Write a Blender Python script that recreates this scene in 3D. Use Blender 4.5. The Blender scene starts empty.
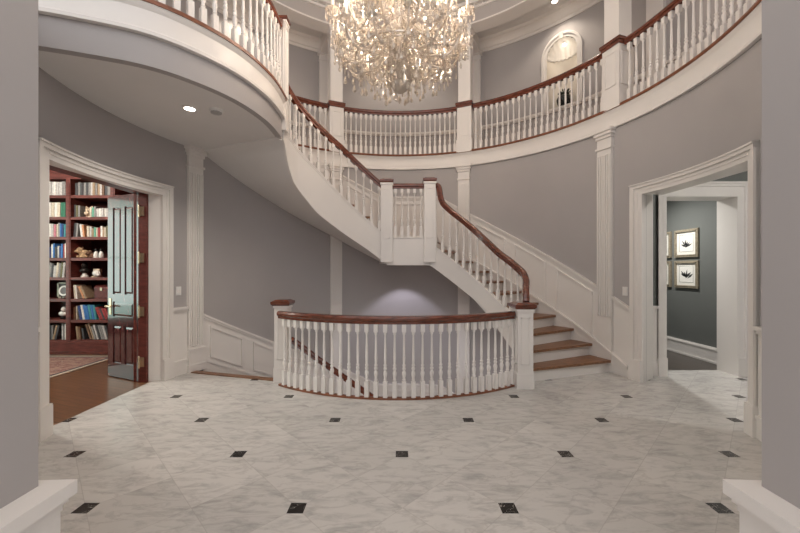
import bpy, bmesh, math, random
from mathutils import Vector, Matrix
random.seed(7)
S = bpy.context.scene
C = S.collection
PI = math.pi
CX, CY = 0.0, 4.05            # centre of the round hall
RW = 3.14                     # its wall radius
F2 = 3.69                     # gallery floor height
EYE = 1.45
def rad(a): return a*PI/180.0
def warp(a):
    # the room is a little wider towards the entry than a true circle
    if a > 90: a = 180-a
    tab = ((-70,0.0),(-50,0.06),(-20,0.10),(0,0.07),(20,0.03),(45,0.0),(90,0.0))
    for i in range(len(tab)-1):
        if tab[i][0] <= a <= tab[i+1][0]: return tab[i][1]+(tab[i+1][1]-tab[i][1])*(a-tab[i][0])/(tab[i+1][0]-tab[i][0])
    return 0.0
def P(a, r, z=0.0):
    if r > 2.5: r = r+warp(a)
    return Vector((CX+r*math.cos(rad(a)), CY+r*math.sin(rad(a)), z))
def lerp(a, b, t): return a+(b-a)*t
def interp(tab):
    tab = sorted(tab)
    def f(x):
        if x <= tab[0][0]:
            (x0,y0),(x1,y1) = tab[0],tab[1]
        elif x >= tab[-1][0]:
            (x0,y0),(x1,y1) = tab[-2],tab[-1]
        else:
            for i in range(len(tab)-1):
                if tab[i][0] <= x <= tab[i+1][0]:
                    (x0,y0),(x1,y1) = tab[i],tab[i+1]; break
        return y0+(y1-y0)*(x-x0)/(x1-x0)
    return f
def val(f, a): return f(a) if callable(f) else f
def catmull(pts, n=8):
    pts = [Vector(p) for p in pts]
    e = [pts[0]*2-pts[1]]+pts+[pts[-1]*2-pts[-2]]
    out = []
    for i in range(1, len(e)-2):
        p0,p1,p2,p3 = e[i-1],e[i],e[i+1],e[i+2]
        for k in range(n):
            t = k/n
            out.append(0.5*((2*p1)+(p2-p0)*t+(2*p0-5*p1+4*p2-p3)*t*t+(3*p1-p0-3*p2+p3)*t**3))
    out.append(pts[-1])
    return out
def resample(pts, step=None, n=None):
    L = [0.0]
    for i in range(1, len(pts)): L.append(L[-1]+(pts[i]-pts[i-1]).length)
    if n is None: n = max(1, round(L[-1]/step))
    out = []; j = 0
    for k in range(n+1):
        d = L[-1]*k/n
        while j < len(L)-2 and L[j+1] < d: j += 1
        t = (d-L[j])/max(1e-9, L[j+1]-L[j])
        out.append(pts[j].lerp(pts[j+1], min(1, max(0, t))))
    return out
def tangent2(pts, i):
    a = pts[max(0,i-1)]; b = pts[min(len(pts)-1,i+1)]
    t = Vector((b.x-a.x, b.y-a.y, 0))
    return t.normalized() if t.length > 1e-9 else Vector((1,0,0))
def offset2(pts, d):
    return [p+Vector((-tangent2(pts,i).y, tangent2(pts,i).x, 0))*d for i,p in enumerate(pts)]

# ------------------------------------------------------------------ mesh builder
class MB:
    def __init__(s): s.v=[]; s.f=[]; s.m=[]; s.mi=0
    def add(s, vs, fs):
        b = len(s.v); s.v += [tuple(v) for v in vs]
        for f in fs: s.f.append([b+i for i in f]); s.m.append(s.mi)
        return s
    def box(s, c, d, rz=0.0, M=None):
        x,y,z = d[0]/2,d[1]/2,d[2]/2
        vs = [Vector((sx*x,sy*y,sz*z)) for sz in (-1,1) for sy in (-1,1) for sx in (-1,1)]
        if M is None: M = Matrix.Translation(Vector(c))@Matrix.Rotation(rz,4,'Z')
        else: M = M@Matrix.Translation(Vector(c))@Matrix.Rotation(rz,4,'Z')
        vs = [M@v for v in vs]
        return s.add(vs, [(0,2,3,1),(4,5,7,6),(0,1,5,4),(2,6,7,3),(0,4,6,2),(1,3,7,5)])
    def bb(s, x0,x1,y0,y1,z0,z1, M=None):
        return s.box(((x0+x1)/2,(y0+y1)/2,(z0+z1)/2),(abs(x1-x0),abs(y1-y0),abs(z1-z0)),0,M)
    def frustum(s, c, d0, d1, z0, z1, rz=0.0):
        vs=[]
        for (d,z) in ((d0,z0),(d1,z1)):
            for sx,sy in ((-1,-1),(1,-1),(1,1),(-1,1)):
                vs.append(Matrix.Rotation(rz,3,'Z')@Vector((sx*d[0]/2,sy*d[1]/2,0))+Vector((c[0],c[1],z)))
        return s.add(vs,[(3,2,1,0),(4,5,6,7),(0,1,5,4),(1,2,6,5),(2,3,7,6),(3,0,4,7)])
    def prism(s, poly, z0, z1):
        n=len(poly); vs=[(p[0],p[1],z0) for p in poly]+[(p[0],p[1],z1) for p in poly]
        fs=[list(range(n))[::-1], list(range(n,2*n))]+[(i,(i+1)%n,n+(i+1)%n,n+i) for i in range(n)]
        return s.add(vs,fs)
    def ring(s, a0, a1, n, ri, ro, zb, zt):
        """block between two radii round the hall centre; every bound may vary with the angle"""
        zbi,zbo = zb if isinstance(zb,tuple) else (zb,zb)
        zti,zto = zt if isinstance(zt,tuple) else (zt,zt)
        vs=[]; fs=[]
        for i in range(n+1):
            a = a0+(a1-a0)*i/n
            vs += [P(a,val(ri,a),val(zbi,a)),P(a,val(ro,a),val(zbo,a)),P(a,val(ro,a),val(zto,a)),P(a,val(ri,a),val(zti,a))]
        for i in range(n):
            b=4*i
            for j in range(4):
                k=(j+1)%4; fs.append((b+j,b+4+j,b+4+k,b+k))
        fs.append((0,1,2,3)); b=4*n; fs.append((b+3,b+2,b+1,b))
        return s.add(vs,fs)
    def sweep(s, pts, prof, closed=False):
        """profile (offset to the left of travel, height) carried along a plan path"""
        n=len(pts); m=len(prof); vs=[]; fs=[]
        for i,p in enumerate(pts):
            if closed:
                a=pts[i-1]; b=pts[(i+1)%n]; t=Vector((b.x-a.x,b.y-a.y,0)).normalized()
            else: t=tangent2(pts,i)
            nn=Vector((-t.y,t.x,0))
            for (o,h) in prof: vs.append(p+nn*o+Vector((0,0,h)))
        for i in range(n if closed else n-1):
            b=m*i; c=m*((i+1)%n)
            for j in range(m): k=(j+1)%m; fs.append((b+j,c+j,c+k,b+k))
        if not closed:
            fs.append(list(range(m))); fs.append([m*(n-1)+j for j in range(m)][::-1])
        return s.add(vs,fs)
    def rail(s, pts, prof):
        """profile (side, up) square to a 3D path"""
        n=len(pts); m=len(prof); vs=[]; fs=[]; side=None
        for i,p in enumerate(pts):
            t=(pts[min(n-1,i+1)]-pts[max(0,i-1)]).normalized()
            sd=t.cross(Vector((0,0,1)))
            if sd.length>0.25 or side is None: side=sd.normalized()
            else: side=(side-t*side.dot(t)).normalized()
            up=side.cross(t).normalized()
            for (o,h) in prof: vs.append(p+side*o+up*h)
        for i in range(n-1):
            b=m*i
            for j in range(m): k=(j+1)%m; fs.append((b+j,b+m+j,b+m+k,b+k))
        fs.append(list(range(m))); fs.append([m*(n-1)+j for j in range(m)][::-1])
        return s.add(vs,fs)
    def tube(s, pts, r, seg=6):
        rr = r if isinstance(r,(list,tuple)) else [r]*len(pts)
        n=len(pts); vs=[]; fs=[]; side=None
        for i,p in enumerate(pts):
            t=(pts[min(n-1,i+1)]-pts[max(0,i-1)]).normalized()
            if side is None:
                side=t.cross(Vector((0,0,1)) if abs(t.z)<0.9 else Vector((1,0,0))).normalized()
            else: side=(side-t*side.dot(t)).normalized()
            up=side.cross(t)
            for j in range(seg):
                a=2*PI*j/seg; vs.append(p+(side*math.cos(a)+up*math.sin(a))*rr[i])
        for i in range(n-1):
            for j in range(seg):
                k=(j+1)%seg; fs.append((i*seg+j,(i+1)*seg+j,(i+1)*seg+k,i*seg+k))
        fs.append(list(range(seg))); fs.append([(n-1)*seg+j for j in range(seg)][::-1])
        return s.add(vs,fs)
    def lathe(s, prof, c=(0,0,0), seg=12, scal=0.0, nsc=8, M=None):
        vs=[]; fs=[]; n=len(prof); c=Vector(c)
        for (r,z) in prof:
            for j in range(seg):
                a=2*PI*j/seg; q=r*(1+scal*math.cos(nsc*a))
                v=c+Vector((q*math.cos(a),q*math.sin(a),z)); vs.append(M@v if M else v)
        for i in range(n-1):
            for j in range(seg):
                k=(j+1)%seg; fs.append((i*seg+j,i*seg+k,(i+1)*seg+k,(i+1)*seg+j))
        fs.append(list(range(seg))[::-1]); fs.append([(n-1)*seg+j for j in range(seg)])
        return s.add(vs,fs)
    def ball(s, c, r, seg=10, rings=6, M=None):
        r=r if isinstance(r,(tuple,list)) else (r,r,r)
        vs=[];fs=[]; c=Vector(c)
        for i in range(1,rings):
            t=PI*i/rings
            for j in range(seg):
                a=2*PI*j/seg
                vs.append(Vector((r[0]*math.sin(t)*math.cos(a),r[1]*math.sin(t)*math.sin(a),r[2]*math.cos(t)))+c)
        vs.append(c+Vector((0,0,r[2]))); vs.append(c-Vector((0,0,r[2]))); N=len(vs)
        if M: vs=[M@v for v in vs]
        for i in range(rings-2):
            for j in range(seg):
                k=(j+1)%seg; fs.append((i*seg+j,(i+1)*seg+j,(i+1)*seg+k,i*seg+k))
        for j in range(seg):
            k=(j+1)%seg; fs.append((N-2,j,k)); b=(rings-2)*seg; fs.append((N-1,b+k,b+j))
        return s.add(vs,fs)
    def bead(s, c, r, rz=None):
        rz=rz or r; x,y,z=c
        return s.add([(x+r,y,z),(x,y+r,z),(x-r,y,z),(x,y-r,z),(x,y,z+rz),(x,y,z-rz)],
                     [(0,1,4),(1,2,4),(2,3,4),(3,0,4),(1,0,5),(2,1,5),(3,2,5),(0,3,5)])
    def drop(s, c, r, h):
        """almond-cut crystal hanging down from c"""
        x,y,z=c; vs=[(x,y,z)]; fs=[]; n=6
        for (q,t) in ((0.45,0.25),(1.0,0.68),(0.7,0.88)):
            for j in range(n):
                a=2*PI*j/n; vs.append((x+r*q*math.cos(a),y+r*q*0.7*math.sin(a),z-h*t))
        vs.append((x,y,z-h))
        for j in range(n):
            k=(j+1)%n; fs.append((0,1+k,1+j)); fs.append((1+j,1+k,1+n+k,1+n+j)); fs.append((1+n+j,1+n+k,1+2*n+k,1+2*n+j)); fs.append((1+2*n+j,1+2*n+k,1+3*n))
        return s.add(vs,fs)

# ------------------------------------------------------------------ objects
WL = {}
def obj(name, mb, mat, parent=None, smooth=True, angle=35, recenter=True):
    me=bpy.data.meshes.new(name)
    if parent is not None: off=WL.get(parent.name, Vector((0,0,0)))
    elif recenter:
        xs=[v[0] for v in mb.v]; ys=[v[1] for v in mb.v]; zs=[v[2] for v in mb.v]
        off=Vector(((min(xs)+max(xs))/2,(min(ys)+max(ys))/2,min(zs)))
    else: off=Vector((0,0,0))
    me.from_pydata([Vector(v)-off for v in mb.v],[],mb.f)
    mats = mat if isinstance(mat,(list,tuple)) else [mat]
    for m in mats: me.materials.append(m)
    for p,mi in zip(me.polygons,mb.m): p.material_index=mi
    bm=bmesh.new(); bm.from_mesh(me); bmesh.ops.recalc_face_normals(bm,faces=bm.faces); bm.to_mesh(me); bm.free()
    if smooth:
        for p in me.polygons: p.use_smooth=True
        me.set_sharp_from_angle(angle=rad(angle))
    o=bpy.data.objects.new(name,me); C.objects.link(o)
    if parent is not None: o.parent=parent; WL[o.name]=off
    else: o.location=off; WL[o.name]=off
    return o
def tag(o,label,cat,group=None):
    o['label']=label; o['category']=cat
    if group: o['group']=group
    return o
def thing(name,label,cat,loc,group=None):
    o=bpy.data.objects.new(name,None); C.objects.link(o); o.location=loc; o.empty_display_size=0.1
    WL[o.name]=Vector(loc); return tag(o,label,cat,group)
def struct(name,mb,mat,**k):
    o=obj(name,mb,mat,recenter=False,**k); o['kind']='structure'; return o
def inst(name,src,parent,loc,rz=0.0,scale=(1,1,1)):
    o=bpy.data.objects.new(name,src); C.objects.link(o); o.parent=parent
    o.location=Vector(loc)-WL[parent.name]; o.rotation_euler=(0,0,rz); o.scale=scale; WL[o.name]=Vector(loc)
    return o

# ------------------------------------------------------------------ materials
def newmat(name):
    m=bpy.data.materials.new(name); m.use_nodes=True; nt=m.node_tree
    b=nt.nodes['Principled BSDF']; return m,nt,b
def N(nt,t,**k):
    n=nt.nodes.new(t)
    for a,v in k.items():
        if a in n.inputs: n.inputs[a].default_value=v
        else: setattr(n,a,v)
    return n
def plain(name,col,rough=0.5,noise=0.06,scale=6.0,metal=0.0,coat=0.0,spec=0.5,bump=0.0,stretch=None):
    m,nt,b=newmat(name)
    g=N(nt,'ShaderNodeNewGeometry'); no=N(nt,'ShaderNodeTexNoise'); no.inputs['Scale'].default_value=scale; no.inputs['Detail'].default_value=4
    if stretch:
        mp=N(nt,'ShaderNodeMapping'); mp.inputs['Scale'].default_value=stretch
        nt.links.new(g.outputs['Position'],mp.inputs['Vector']); nt.links.new(mp.outputs['Vector'],no.inputs['Vector'])
    else: nt.links.new(g.outputs['Position'],no.inputs['Vector'])
    r=N(nt,'ShaderNodeValToRGB'); r.color_ramp.elements[0].position=0.3; r.color_ramp.elements[1].position=0.7
    r.color_ramp.elements[0].color=[c*(1-noise) for c in col]+[1]; r.color_ramp.elements[1].color=[min(1,c*(1+noise)) for c in col]+[1]
    nt.links.new(no.outputs['Fac'],r.inputs['Fac']); nt.links.new(r.outputs['Color'],b.inputs['Base Color'])
    b.inputs['Roughness'].default_value=rough; b.inputs['Metallic'].default_value=metal
    b.inputs['Coat Weight'].default_value=coat; b.inputs['Specular IOR Level'].default_value=spec
    if bump:
        bp=N(nt,'ShaderNodeBump'); bp.inputs['Strength'].default_value=bump; bp.inputs['Distance'].default_value=0.01
        nt.links.new(no.outputs['Fac'],bp.inputs['Height']); nt.links.new(bp.outputs['Normal'],b.inputs['Normal'])
    return m
M={}
M['wall']=plain('grey_wall_paint',(0.430,0.405,0.400),0.55,0.03,1.4)
M['white']=plain('white_trim_paint',(0.80,0.765,0.73),0.35,0.02,2.0)
M['ceil']=plain('ceiling_paint',(0.80,0.785,0.765),0.6,0.02,2.0)
M['ceilband']=plain('soffit_band_paint',(0.47,0.435,0.42),0.55,0.02,2.0)
M['cherry']=plain('cherry_handrail',(0.135,0.036,0.019),0.22,0.45,9,coat=0.4,stretch=(1,1,4))
M['shoe']=plain('stained_shoe_rail',(0.21,0.075,0.036),0.35,0.3,9,stretch=(1,1,4))
M['oak']=plain('oak_tread',(0.22,0.105,0.052),0.38,0.35,14,stretch=(1,3,3))
M['doorwood']=plain('mahogany_door',(0.085,0.022,0.022),0.16,0.4,7,coat=0.6,stretch=(4,4,0.7))
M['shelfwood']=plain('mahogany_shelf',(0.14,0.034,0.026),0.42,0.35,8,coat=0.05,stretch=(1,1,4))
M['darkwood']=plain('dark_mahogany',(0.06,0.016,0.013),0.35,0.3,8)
M['brass']=plain('brass',(0.72,0.60,0.42),0.3,0.1,20,metal=0.85)
M['hallgreen']=plain('green_grey_wall_paint',(0.152,0.160,0.152),0.5,0.03,2)
M['hallfloor']=plain('dark_hall_boards',(0.055,0.045,0.040),0.3,0.4,5,stretch=(1,6,1))
M['frame']=plain('antique_gold_frame',(0.36,0.31,0.23),0.4,0.2,30,metal=0.2)
M['mat']=plain('picture_mount',(0.80,0.78,0.72),0.6,0.02,20)
M['print']=plain('print_paper',(0.84,0.82,0.77),0.6,0.03,30)
M['ink']=plain('print_ink',(0.05,0.05,0.05),0.7,0.5,60)
M['black']=plain('black_glaze',(0.012,0.014,0.015),0.2,0.3,20)
M['leafdark']=plain('dark_foliage',(0.02,0.035,0.02),0.5,0.5,30)
M['plush']=plain('tan_plush',(0.45,0.30,0.17),0.9,0.5,40,bump=0.8)
M['plushd']=plain('brown_plush',(0.13,0.06,0.035),0.9,0.4,40,bump=0.8)
M['cer']=plain('white_ceramic',(0.78,0.75,0.70),0.25,0.05,20)
M['bone']=plain('mottled_ceramic',(0.55,0.42,0.30),0.4,0.6,35)
M['bronze']=plain('dark_bronze',(0.035,0.028,0.025),0.3,0.3,30,metal=0.6)
M['oxblood']=plain('oxblood_leather',(0.12,0.025,0.022),0.4,0.4,30)
M['pages']=plain('book_pages',(0.68,0.62,0.50),0.8,0.08,80)
M['plastic']=plain('white_plastic',(0.78,0.77,0.75),0.35,0.02,10)
M['greyplastic']=plain('grey_plastic',(0.42,0.41,0.40),0.4,0.02,10)
M['slotdark']=plain('slot_dark',(0.15,0.14,0.14),0.5,0.02,10)
def emit(name,col,st):
    m=bpy.data.materials.new(name); m.use_nodes=True; nt=m.node_tree; nt.nodes.clear()
    e=N(nt,'ShaderNodeEmission'); e.inputs['Color'].default_value=(*col,1); e.inputs['Strength'].default_value=st
    o=N(nt,'ShaderNodeOutputMaterial'); nt.links.new(e.outputs[0],o.inputs[0]); return m
M['bulb']=emit('candle_bulb_glow',(1.0,0.86,0.66),9)
M['lamp']=emit('downlight_glow',(1.0,0.93,0.82),6)
M['nichelamp']=emit('niche_lamp_glow',(1.0,0.9,0.75),2.2)

def crystal():
    m=bpy.data.materials.new('cut_crystal'); m.use_nodes=True; nt=m.node_tree; nt.nodes.clear()
    out=N(nt,'ShaderNodeOutputMaterial')
    gl=N(nt,'ShaderNodeBsdfGlass'); gl.inputs['Roughness'].default_value=0.02; gl.inputs['IOR'].default_value=1.6; gl.inputs['Color'].default_value=(1,0.97,0.92,1)
    gs=N(nt,'ShaderNodeBsdfGlossy'); gs.inputs['Roughness'].default_value=0.12; gs.inputs['Color'].default_value=(1.0,0.93,0.85,1)
    tr=N(nt,'ShaderNodeBsdfTranslucent'); tr.inputs['Color'].default_value=(0.90,0.82,0.73,1)
    df=N(nt,'ShaderNodeBsdfDiffuse'); df.inputs['Color'].default_value=(0.88,0.80,0.71,1)
    a=N(nt,'ShaderNodeMixShader'); a.inputs[0].default_value=0.6; nt.links.new(gl.outputs[0],a.inputs[1]); nt.links.new(gs.outputs[0],a.inputs[2])
    b=N(nt,'ShaderNodeMixShader'); b.inputs[0].default_value=0.5; nt.links.new(tr.outputs[0],b.inputs[1]); nt.links.new(df.outputs[0],b.inputs[2])
    c=N(nt,'ShaderNodeMixShader'); c.inputs[0].default_value=0.62; nt.links.new(a.outputs[0],c.inputs[1]); nt.links.new(b.outputs[0],c.inputs[2])
    nt.links.new(c.outputs[0],out.inputs[0]); return m
M['crystal']=crystal()
M['candle']=plain('candle_sleeve',(0.85,0.80,0.70),0.5,0.03,20)
M['silver']=plain('silver_fitting',(0.75,0.70,0.62),0.25,0.08,20,metal=0.9)

def marble():
    m,nt,b=newmat('carrara_floor'); L=nt.links
    g=N(nt,'ShaderNodeNewGeometry')
    sep=N(nt,'ShaderNodeSeparateXYZ'); L.new(g.outputs['Position'],sep.inputs[0])
    def math_(op,a,c=None):
        n=N(nt,'ShaderNodeMath',operation=op)
        for i,v in enumerate((a,c)):
            if v is None: continue
            if isinstance(v,(int,float)): n.inputs[i].default_value=v
            else: L.new(v,n.inputs[i])
        return n.outputs[0]
    X0,Y0,D=0.016,2.837,1.285
    xs=math_('SUBTRACT',sep.outputs['X'],X0); ys=math_('SUBTRACT',sep.outputs['Y'],Y0)
    # lattice axes at 45 degrees, tile side D/sqrt2
    u=math_('DIVIDE',math_('ADD',xs,ys),D); v=math_('DIVIDE',math_('SUBTRACT',xs,ys),D)
    fu=math_('SUBTRACT',math_('FRACT',math_('ADD',u,0.5)),0.5); fv=math_('SUBTRACT',math_('FRACT',math_('ADD',v,0.5)),0.5)
    # joints
    du=math_('MINIMUM',math_('ABSOLUTE',fu),math_('SUBTRACT',0.5,math_('ABSOLUTE',fu))); dv=math_('MINIMUM',math_('ABSOLUTE',fv),math_('SUBTRACT',0.5,math_('ABSOLUTE',fv)))
    joint=math_('LESS_THAN',math_('MINIMUM',du,dv),0.0026)
    # inset dots: axis aligned squares; |dx|<h and |dy|<h where dx=(fu+fv)*D/2
    dx=math_('ABSOLUTE',math_('MULTIPLY',math_('ADD',fu,fv),D/2)); dy=math_('ABSOLUTE',math_('MULTIPLY',math_('SUBTRACT',fu,fv),D/2))
    mx=math_('MAXIMUM',dx,dy); dot=math_('LESS_THAN',mx,0.049)
    # per-tile random
    iu=math_('FLOOR',math_('MULTIPLY',u,2.0)); iv=math_('FLOOR',math_('MULTIPLY',v,2.0))
    cmb=N(nt,'ShaderNodeCombineXYZ'); L.new(iu,cmb.inputs[0]); L.new(iv,cmb.inputs[1])
    wn=N(nt,'ShaderNodeTexWhiteNoise'); L.new(cmb.outputs[0],wn.inputs['Vector'])
    # veins: warped position, shifted per tile
    sc=N(nt,'ShaderNodeVectorMath',operation='SCALE'); sc.inputs['Scale'].default_value=7.0; L.new(wn.outputs['Color'],sc.inputs[0])
    ad=N(nt,'ShaderNodeVectorMath',operation='ADD'); L.new(g.outputs['Position'],ad.inputs[0]); L.new(sc.outputs[0],ad.inputs[1])
    mp=N(nt,'ShaderNodeMapping'); mp.inputs['Rotation'].default_value=(0,0,rad(-38)); mp.inputs['Scale'].default_value=(0.8,2.3,1); L.new(ad.outputs[0],mp.inputs['Vector'])
    n1=N(nt,'ShaderNodeTexNoise'); n1.inputs['Scale'].default_value=6.0; n1.inputs['Detail'].default_value=10; n1.inputs['Roughness'].default_value=0.66; n1.inputs['Distortion'].default_value=0.5; L.new(mp.outputs[0],n1.inputs['Vector'])
    n2=N(nt,'ShaderNodeTexNoise'); n2.inputs['Scale'].default_value=2.6; n2.inputs['Detail'].default_value=9; n2.inputs['Roughness'].default_value=0.6; n2.inputs['Distortion'].default_value=0.7; L.new(mp.outputs[0],n2.inputs['Vector'])
    vein=math_('ABSOLUTE',math_('SUBTRACT',n2.outputs['Fac'],0.5))
    vr=N(nt,'ShaderNodeValToRGB'); vr.color_ramp.elements[0].position=0.0; vr.color_ramp.elements[0].color=(1,1,1,1); vr.color_ramp.elements[1].position=0.03; vr.color_ramp.elements[1].color=(0,0,0,1); L.new(vein,vr.inputs['Fac'])
    cr=N(nt,'ShaderNodeValToRGB'); e=cr.color_ramp.elements
    e[0].position=0.28; e[0].color=(0.40,0.39,0.38,1); e[1].position=0.52; e[1].color=(0.60,0.58,0.555,1); L.new(n1.outputs['Fac'],cr.inputs['Fac'])
    mix1=N(nt,'ShaderNodeMix',data_type='RGBA'); L.new(math_('MULTIPLY',vr.outputs['Color'],0.34),mix1.inputs['Factor']); L.new(cr.outputs['Color'],mix1.inputs['A']); mix1.inputs['B'].default_value=(0.33,0.31,0.295,1)
    tone=N(nt,'ShaderNodeMix',data_type='RGBA',blend_type='MULTIPLY'); tone.inputs['Factor'].default_value=1.0
    tv=math_('ADD',math_('MULTIPLY',wn.outputs['Value'],0.12),0.92); L.new(mix1.outputs['Result'],tone.inputs['A']); L.new(tv,tone.inputs['B'])
    mixj=N(nt,'ShaderNodeMix',data_type='RGBA'); L.new(math_('MULTIPLY',joint,0.5),mixj.inputs['Factor']); L.new(tone.outputs['Result'],mixj.inputs['A']); mixj.inputs['B'].default_value=(0.40,0.38,0.36,1)
    # black inset with pale veins
    n3=N(nt,'ShaderNodeTexNoise'); n3.inputs['Scale'].default_value=9; n3.inputs['Detail'].default_value=4; n3.inputs['Distortion'].default_value=2; L.new(g.outputs['Position'],n3.inputs['Vector'])
    kv=math_('LESS_THAN',math_('ABSOLUTE',math_('SUBTRACT',n3.outputs['Fac'],0.5)),0.006)
    kc=N(nt,'ShaderNodeMix',data_type='RGBA'); L.new(kv,kc.inputs['Factor']); kc.inputs['A'].default_value=(0.016,0.014,0.013,1); kc.inputs['B'].default_value=(0.4,0.38,0.35,1)
    fin=N(nt,'ShaderNodeMix',data_type='RGBA'); L.new(dot,fin.inputs['Factor']); L.new(mixj.outputs['Result'],fin.inputs['A']); L.new(kc.outputs['Result'],fin.inputs['B'])
    L.new(fin.outputs['Result'],b.inputs['Base Color']); b.inputs['Roughness'].default_value=0.24; b.inputs['Specular IOR Level'].default_value=0.45
    return m
M['marble']=marble()
def planks(name,c1,c2,w,rough,axis='Y',rot=0.0):
    m,nt,b=newmat(name); L=nt.links
    g=N(nt,'ShaderNodeNewGeometry'); mp=N(nt,'ShaderNodeMapping'); mp.inputs['Rotation'].default_value=(0,0,rad(rot)); L.new(g.outputs['Position'],mp.inputs['Vector'])
    br=N(nt,'ShaderNodeTexBrick'); br.inputs['Scale'].default_value=1.0; br.inputs['Brick Width'].default_value=1.3; br.inputs['Row Height'].default_value=w
    br.inputs['Mortar Size'].default_value=0.0025; br.inputs['Color1'].default_value=(*c1,1); br.inputs['Color2'].default_value=(*c2,1); br.inputs['Mortar'].default_value=(c1[0]*0.3,c1[1]*0.3,c1[2]*0.3,1)
    L.new(mp.outputs[0],br.inputs['Vector'])
    mp2=N(nt,'ShaderNodeMapping'); mp2.inputs['Scale'].default_value=(2,22,1); L.new(mp.outputs[0],mp2.inputs['Vector'])
    no=N(nt,'ShaderNodeTexNoise'); no.inputs['Scale'].default_value=2.0; no.inputs['Detail'].default_value=6; L.new(mp2.outputs[0],no.inputs['Vector'])
    mx=N(nt,'ShaderNodeMix',data_type='RGBA',blend_type='OVERLAY'); mx.inputs['Factor'].default_value=0.5; L.new(br.outputs['Color'],mx.inputs['A']); L.new(no.outputs['Fac'],mx.inputs['B'])
    L.new(mx.outputs['Result'],b.inputs['Base Color']); b.inputs['Roughness'].default_value=rough; return m
M['hardwood']=planks('hardwood_floor',(0.165,0.075,0.034),(0.12,0.050,0.022),0.075,0.28,rot=20)
M['hallfloor']=planks('dark_hall_tile',(0.075,0.062,0.052),(0.05,0.042,0.038),0.3,0.3,rot=45)
def rugmat():
    m,nt,b=newmat('persian_rug'); L=nt.links
    g=N(nt,'ShaderNodeNewGeometry')
    vo=N(nt,'ShaderNodeTexVoronoi'); vo.inputs['Scale'].default_value=9; L.new(g.outputs['Position'],vo.inputs['Vector'])
    wv=N(nt,'ShaderNodeTexWave',wave_type='RINGS'); wv.inputs['Scale'].default_value=5; wv.inputs['Distortion'].default_value=6; L.new(g.outputs['Position'],wv.inputs['Vector'])
    r=N(nt,'ShaderNodeValToRGB'); r.color_ramp.interpolation='CONSTANT'
    e=r.color_ramp.elements; e[0].position=0; e[0].color=(0.16,0.045,0.04,1); e[1].position=0.35; e[1].color=(0.42,0.33,0.25,1)
    x=e.new(0.5); x.color=(0.09,0.06,0.07,1); x=e.new(0.62); x.color=(0.22,0.08,0.07,1); x=e.new(0.85); x.color=(0.36,0.24,0.18,1)
    mx=N(nt,'ShaderNodeMath',operation='MULTIPLY'); L.new(vo.outputs['Distance'],mx.inputs[0]); L.new(wv.outputs['Fac'],mx.inputs[1])
    ml=N(nt,'ShaderNodeMath',operation='MULTIPLY_ADD'); ml.inputs[1].default_value=2.2; ml.inputs[2].default_value=0.08; L.new(mx.outputs[0],ml.inputs[0])
    L.new(ml.outputs[0],r.inputs['Fac']); L.new(r.outputs['Color'],b.inputs['Base Color']); b.inputs['Roughness'].default_value=0.95; return m
M['rug']=rugmat()
M['rugedge']=plain('rug_border',(0.45,0.38,0.30),0.95,0.2,30)
M['rugdark']=plain('rug_dark_border',(0.05,0.035,0.045),0.95,0.3,30)
bookmats={}
def bookmat(name,col):
    if name not in bookmats: bookmats[name]=plain('book_cover_'+name,col,0.5,0.25,60)
    return bookmats[name]

# ------------------------------------------------------------------ floors
ARCR=2.42; ACX,ACY=-0.03,4.03+ARCR
def arcpt(x): return Vector((x, ACY-math.sqrt(ARCR**2-(x-ACX)**2), 0))
NL=Vector((-1.53,4.72,0)); NR=Vector((1.525,4.49,0))      # newels of the well
well=[arcpt(lerp(-1.50,1.46,i/40)) for i in range(41)]
r1=[P(20.6,1.80),P(19.9,3.18)]
mb=MB()
poly=[(-3.22,-1.2),(5.35,-1.2),(5.35,5.05),(4.62,5.05),(4.62,5.2),(3.6,5.2),(3.6,5.05),(3.2,5.05),(r1[1].x,r1[1].y),(r1[0].x,r1[0].y),(1.60,4.62),(1.46,4.62)]
poly+=[(p.x,p.y) for p in offset2(well,0.035)[::-1]]
poly+=[(-1.50,4.72),(-1.64,4.72),(P(160.2,3.18).x,P(160.2,3.18).y),(-3.22,5.13)]
mb.prism(poly,-0.25,0.0)
struct('floor',mb,M['marble'],smooth=False)
mb=MB(); mb.bb(-8.3,-3.22,0.4,6.75,-0.1,-0.001); struct('floor_library',mb,M['hardwood'],smooth=False)
mb=MB(); mb.bb(3.45,5.0,5.2,9.2,-0.1,-0.002); struct('floor_hall',mb,M['hallfloor'],smooth=False)
mb=MB(); mb.lathe([(3.3,-1.9),(3.3,-1.78)],(CX,CY,0),64); struct('floor_basement',mb,M['oak'])
# wooden nosing at the head of the lower stair
mb=MB(); a=P(160.2,3.14); b=Vector((-1.62,4.735,0)); d=(b-a).normalized(); n=Vector((-d.y,d.x,0))
mb.prism([a-n*0.05,b-n*0.05,b+n*0.04,a+n*0.04],-0.03,0.012); struct('trim_1',mb,M['oak'])

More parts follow.
